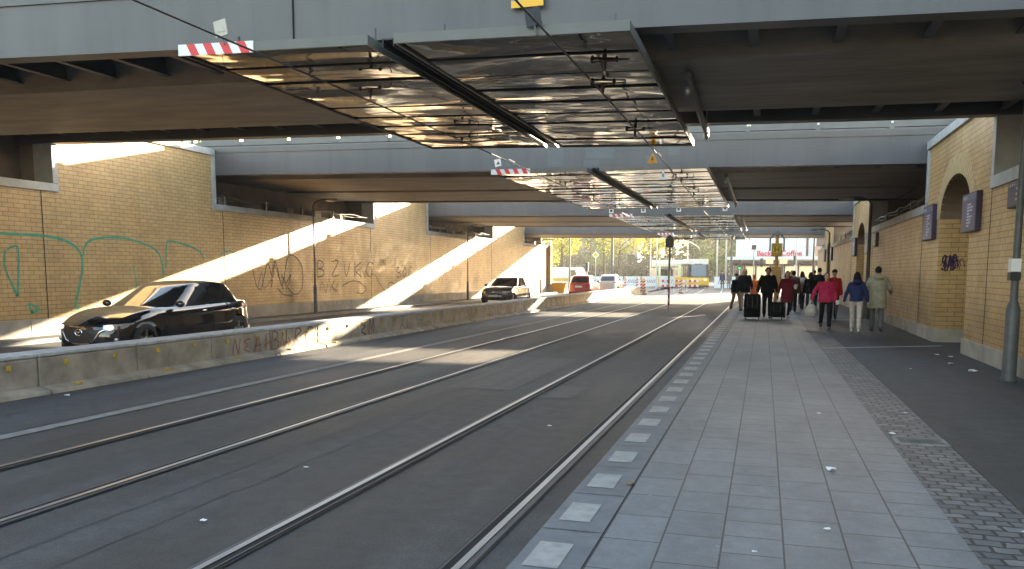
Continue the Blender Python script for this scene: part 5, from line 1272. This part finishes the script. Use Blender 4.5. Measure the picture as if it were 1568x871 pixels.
text_mb('curry', .62, .02, .012).xf(lambda p: Vector((p.x + .1, -.01 - p.z, .58 + p.y + p.x * .16))).build('lettering', 'fyel', t2)
# distant blocks
M['far1'] = pm('distant plaster', (.30, .27, .25), .8, var=.1); M['far2'] = pm('distant brick', (.26, .17, .13), .8, var=.15)
for nm, lb, x, y, w_, h_, m in (('apartment_block', 'long pale building behind the trees left of the tram', -62, 215, 60, 17, 'far1'), ('apartment_block', 'reddish building above the tram behind the trees', 2, 230, 44, 20, 'far2')):
    t = thing(nm, lb, 'building', (x, y, 0)); MB().box(-w_ / 2, w_ / 2, 0, 12, 0, h_).build('wall', m, t); MB().box(-w_ / 2 - .4, w_ / 2 + .4, -.4, 12.4, h_, h_ + .6).build('roof', 'bbrown', t)
    for r_ in range(5):
        for c_ in range(int(w_ / 4)): MB().box(-w_ / 2 + 1.4 + c_ * 4, -w_ / 2 + 3.0 + c_ * 4, -.06, .02, 1.4 + r_ * 3.2, 3.1 + r_ * 3.2).build('window', 'glass', t)

# ------------------------------------------------------------------ trees
def leafmat(name, c, tr):
    m, t, b = newmat(name); b.inputs['Roughness'].default_value = .6
    oi = t.nodes.new('ShaderNodeNewGeometry'); rnd = ramp(t, oi.outputs['Random Per Island'], [(0, tuple(x * .55 for x in c)), (.5, c), (1, tuple(min(1, x * 1.5) for x in c))])
    t.links.new(rnd, b.inputs['Base Color']); tl = t.nodes.new('ShaderNodeBsdfTranslucent'); t.links.new(rnd, tl.inputs[0]); mx = t.nodes.new('ShaderNodeMixShader'); mx.inputs[0].default_value = tr
    t.links.new(b.outputs[0], mx.inputs[1]); t.links.new(tl.outputs[0], mx.inputs[2]); t.links.new(mx.outputs[0], t.nodes['Material Output'].inputs[0]); M[name] = m
leafmat('leafyellow', (.38, .38, .045), .6); leafmat('leafgreen', (.10, .14, .04), .4); leafmat('leafdark', (.055, .08, .035), .3); leafmat('leaforange', (.34, .15, .03), .5)
M['bark'] = pm('bark', (.08, .06, .045), .9, var=.3, scale=8, bmp=.4)
def tree(x, y, h, w_, m, lb, base=3.0, n=2600, grp='trees beyond the bridges'):
    rnd = random.Random(int(x * 7 + y)); t = thing('street_tree', lb, 'tree', (x, y, 0), 0, grp)
    mb = MB(); lean = rnd.uniform(-.4, .4); mb.tube([(0, 0, -.1), (lean * .3, 0, base * .6), (lean, .2, base + (h - base) * .4), (lean * 1.2, .2, h * .85)], [.28, .2, .13, .03], 10)
    tips = []
    for k in range(11):
        z0 = base * .8 + (h - base) * .6 * k / 11; a = rnd.uniform(0, 6.28); l = w_ * rnd.uniform(.5, .95); p0 = Vector((lean * z0 / h, .1, z0)); p1 = p0 + Vector((math.cos(a) * l * .5, math.sin(a) * l * .5, l * .35)); p2 = p0 + Vector((math.cos(a) * l, math.sin(a) * l, l * .5 + .4))
        mb.tube([p0, p1, p2], [.09, .05, .015], 6); tips += [p1, p2, (p1 + p2) / 2]
    mb.build('trunk', 'bark', t, smooth=True)
    cl = [(Vector((lean, 0, base + (h - base) * .5)), w_ * .55)] + [(q + Vector((rnd.uniform(-.4, .4), rnd.uniform(-.4, .4), rnd.uniform(-.3, .6))), rnd.uniform(.6, 1.3) * w_ * .27) for q in tips] + [(Vector((rnd.uniform(-.5, .5) * w_, rnd.uniform(-.5, .5) * w_, rnd.uniform(h * .7, h))), w_ * .25) for _ in range(8)]
    mb = MB()
    for i in range(n):
        c_, r_ = rnd.choice(cl); d = Vector((rnd.gauss(0, 1), rnd.gauss(0, 1), rnd.gauss(0, .8))).normalized() * r_ * rnd.uniform(.35, 1.05) ** .6; p = c_ + d
        a = Vector((rnd.gauss(0, 1), rnd.gauss(0, 1), rnd.gauss(0, 1))).normalized(); b = a.orthogonal().normalized(); s_ = rnd.uniform(.10, .22); mb.add([p - a * s_, p + b * s_ * .6, p + a * s_, p - b * s_ * .6], [(0, 1, 2, 3)])
    mb.build('crown', m, t); return t
for x, y, h, w_, m, lb, base in ((-41, 128, 11, 4.5, 'leaforange', 'orange brown autumn tree at the left edge of the far view', 1.2), (-35.5, 133, 12, 4.5, 'leafyellow', 'bright yellow green tree right of the orange one', 3), (-31, 128, 12, 4.2, 'leafyellow', 'yellow green tree above the white vans', 4.2), (-26.5, 140, 13, 4.6, 'leafgreen', 'green tree behind the diamond road sign', 3), (-22.3, 130, 12, 4.2, 'leafyellow', 'yellow green tree behind the thick dark pole', 5),
        (-18.2, 138, 9.5, 3.6, 'leafyellow', 'smaller yellow tree above the white fence', 5.2), (-16, 150, 13, 5, 'leafdark', 'dark green tree behind the white fence', 1.5), (-11.5, 152, 12, 4.6, 'leafdark', 'dark tree behind the rear of the tram', 1.5), (-8, 146, 12, 4.2, 'leafgreen', 'olive tree behind the front of the tram', 1.5), (-5.3, 128, 11, 3.2, 'leafdark', 'dark tree between the tram and the shop', 1.0), (-33, 160, 15, 7, 'leafdark', 'large dark tree in the second row behind the vans', 1), (-23, 165, 15, 7, 'leafdark', 'large dark tree in the second row behind the fence', 1), (14.5, 125, 12, 4, 'leafgreen', 'green tree right of the shop above the wall end', 3),
        (-25.5, 33, 9.5, 3.5, 'leafgreen', 'tree top behind the left wall above the first pier', 2.5)): tree(x, y, h, w_, m, lb, base)
mb = MB(); rnd = random.Random(5)
for i in range(9000):
    x = rnd.uniform(-75, 12); p = Vector((x, rnd.uniform(172, 186), abs(rnd.gauss(0, 1)) * 2.4 + rnd.uniform(0, 2.6 + 1.4 * math.sin(x * .3)))); a = Vector((rnd.gauss(0, 1), rnd.gauss(0, 1), rnd.gauss(0, 1))).normalized(); b = a.orthogonal().normalized(); s_ = rnd.uniform(.25, .6); mb.add([p - a * s_, p + b * s_, p + a * s_, p - b * s_], [(0, 1, 2, 3)])
o = mb.build('far_shrubbery', 'leafdark'); meta(o, 'dark mass of shrubs closing the view behind the tram and fences', 'shrubs', None, 'stuff')

# ------------------------------------------------------------------ litter
M['leafbrown'] = pm('fallen leaf', (.22, .13, .05), .8, var=.3)
def scrap(x, y, z, s_, lb, m='paper'):
    rnd = random.Random(int(x * 100 + y * 10)); mb = MB(); n = 8; ring = [(s_ * rnd.uniform(.6, 1.1) * math.cos(2 * math.pi * k / n), s_ * rnd.uniform(.5, .9) * math.sin(2 * math.pi * k / n), rnd.uniform(.004, s_ * .45)) for k in range(n)]
    mb.add(ring + [(0, 0, s_ * .5), (0, 0, .003)], [(k, (k + 1) % n, n) for k in range(n)] + [((k + 1) % n, k, n + 1) for k in range(n)])
    o = mb.build('litter_scrap', m); o.location = (x, y, z); meta(o, lb, 'litter', 'scraps of litter on the ground')
for x, y, s_, lb in ((.58, 6.97, .06, 'crumpled white tissue in the middle of the platform slabs'), (.65, 9.81, .035, 'small white scrap farther up the platform slabs'), (3.3, 14.75, .09, 'flat pale scrap by the foot of the near lamp post'), (3.45, 17.2, .06, 'white paper bit at the corner of the first niche'), (3.3, 17.6, .05, 'pale crumb of paper before the niche corner'), (.43, 5.32, .03, 'tiny white scrap near the bottom of the platform'), (1.28, 8.75, .05, 'torn paper at the cobbles beside the inspection cover'), (1.62, 5.6, .05, 'white scrap lying on the near cobbles'), (3.2, 15.9, .06, 'pale wrapper on the gritty margin'), (2.4, 14.9, .03, 'white dot of paper on the right pavement'), (1.6, 10.1, .045, 'pale scrap on the cobbles far up'), (.0, 4.75, .02, 'tiny pale crumb at the near platform')):
    scrap(x, y, PZ + (.004 if x < 1.7 else .006), s_, lb)
for x, y, s_, lb in ((-3.9, 6.3, .035, 'white scrap between the two tracks'), (-3.75, 4.7, .03, 'white scrap on the near asphalt between the tracks'), (-9.5, 9.1, .05, 'pale scrap in the gutter below the barrier'), (-2.3, 8.9, .03, 'pale bit between the right hand rails')): scrap(x, y, .008, s_, lb)
scrap(-.92, 6.05, PZ + .005, .045, 'brown leaf lying on the platform edge seam', 'leafbrown')

# ------------------------------------------------------------------ haze: volume added to wash out the far end like flare
m = bpy.data.materials.new('air'); m.use_nodes = True; tt = m.node_tree
for n_ in list(tt.nodes):
    if n_.type == 'BSDF_PRINCIPLED': tt.nodes.remove(n_)
pv = tt.nodes.new('ShaderNodeVolumePrincipled'); pv.inputs['Color'].default_value = (1, .97, .92, 1); pv.inputs['Density'].default_value = .0005; pv.inputs['Anisotropy'].default_value = .3
tt.links.new(pv.outputs[0], tt.nodes['Material Output'].inputs['Volume']); M['air'] = m
mb = MB(); mb.box(-1000, 1000, -400, 1600, -1.1, 26); o = mb.build('haze', 'air'); o['kind'] = 'stuff'; o['label'] = 'thin haze volume added over the whole street for far glare'; o['category'] = 'haze'
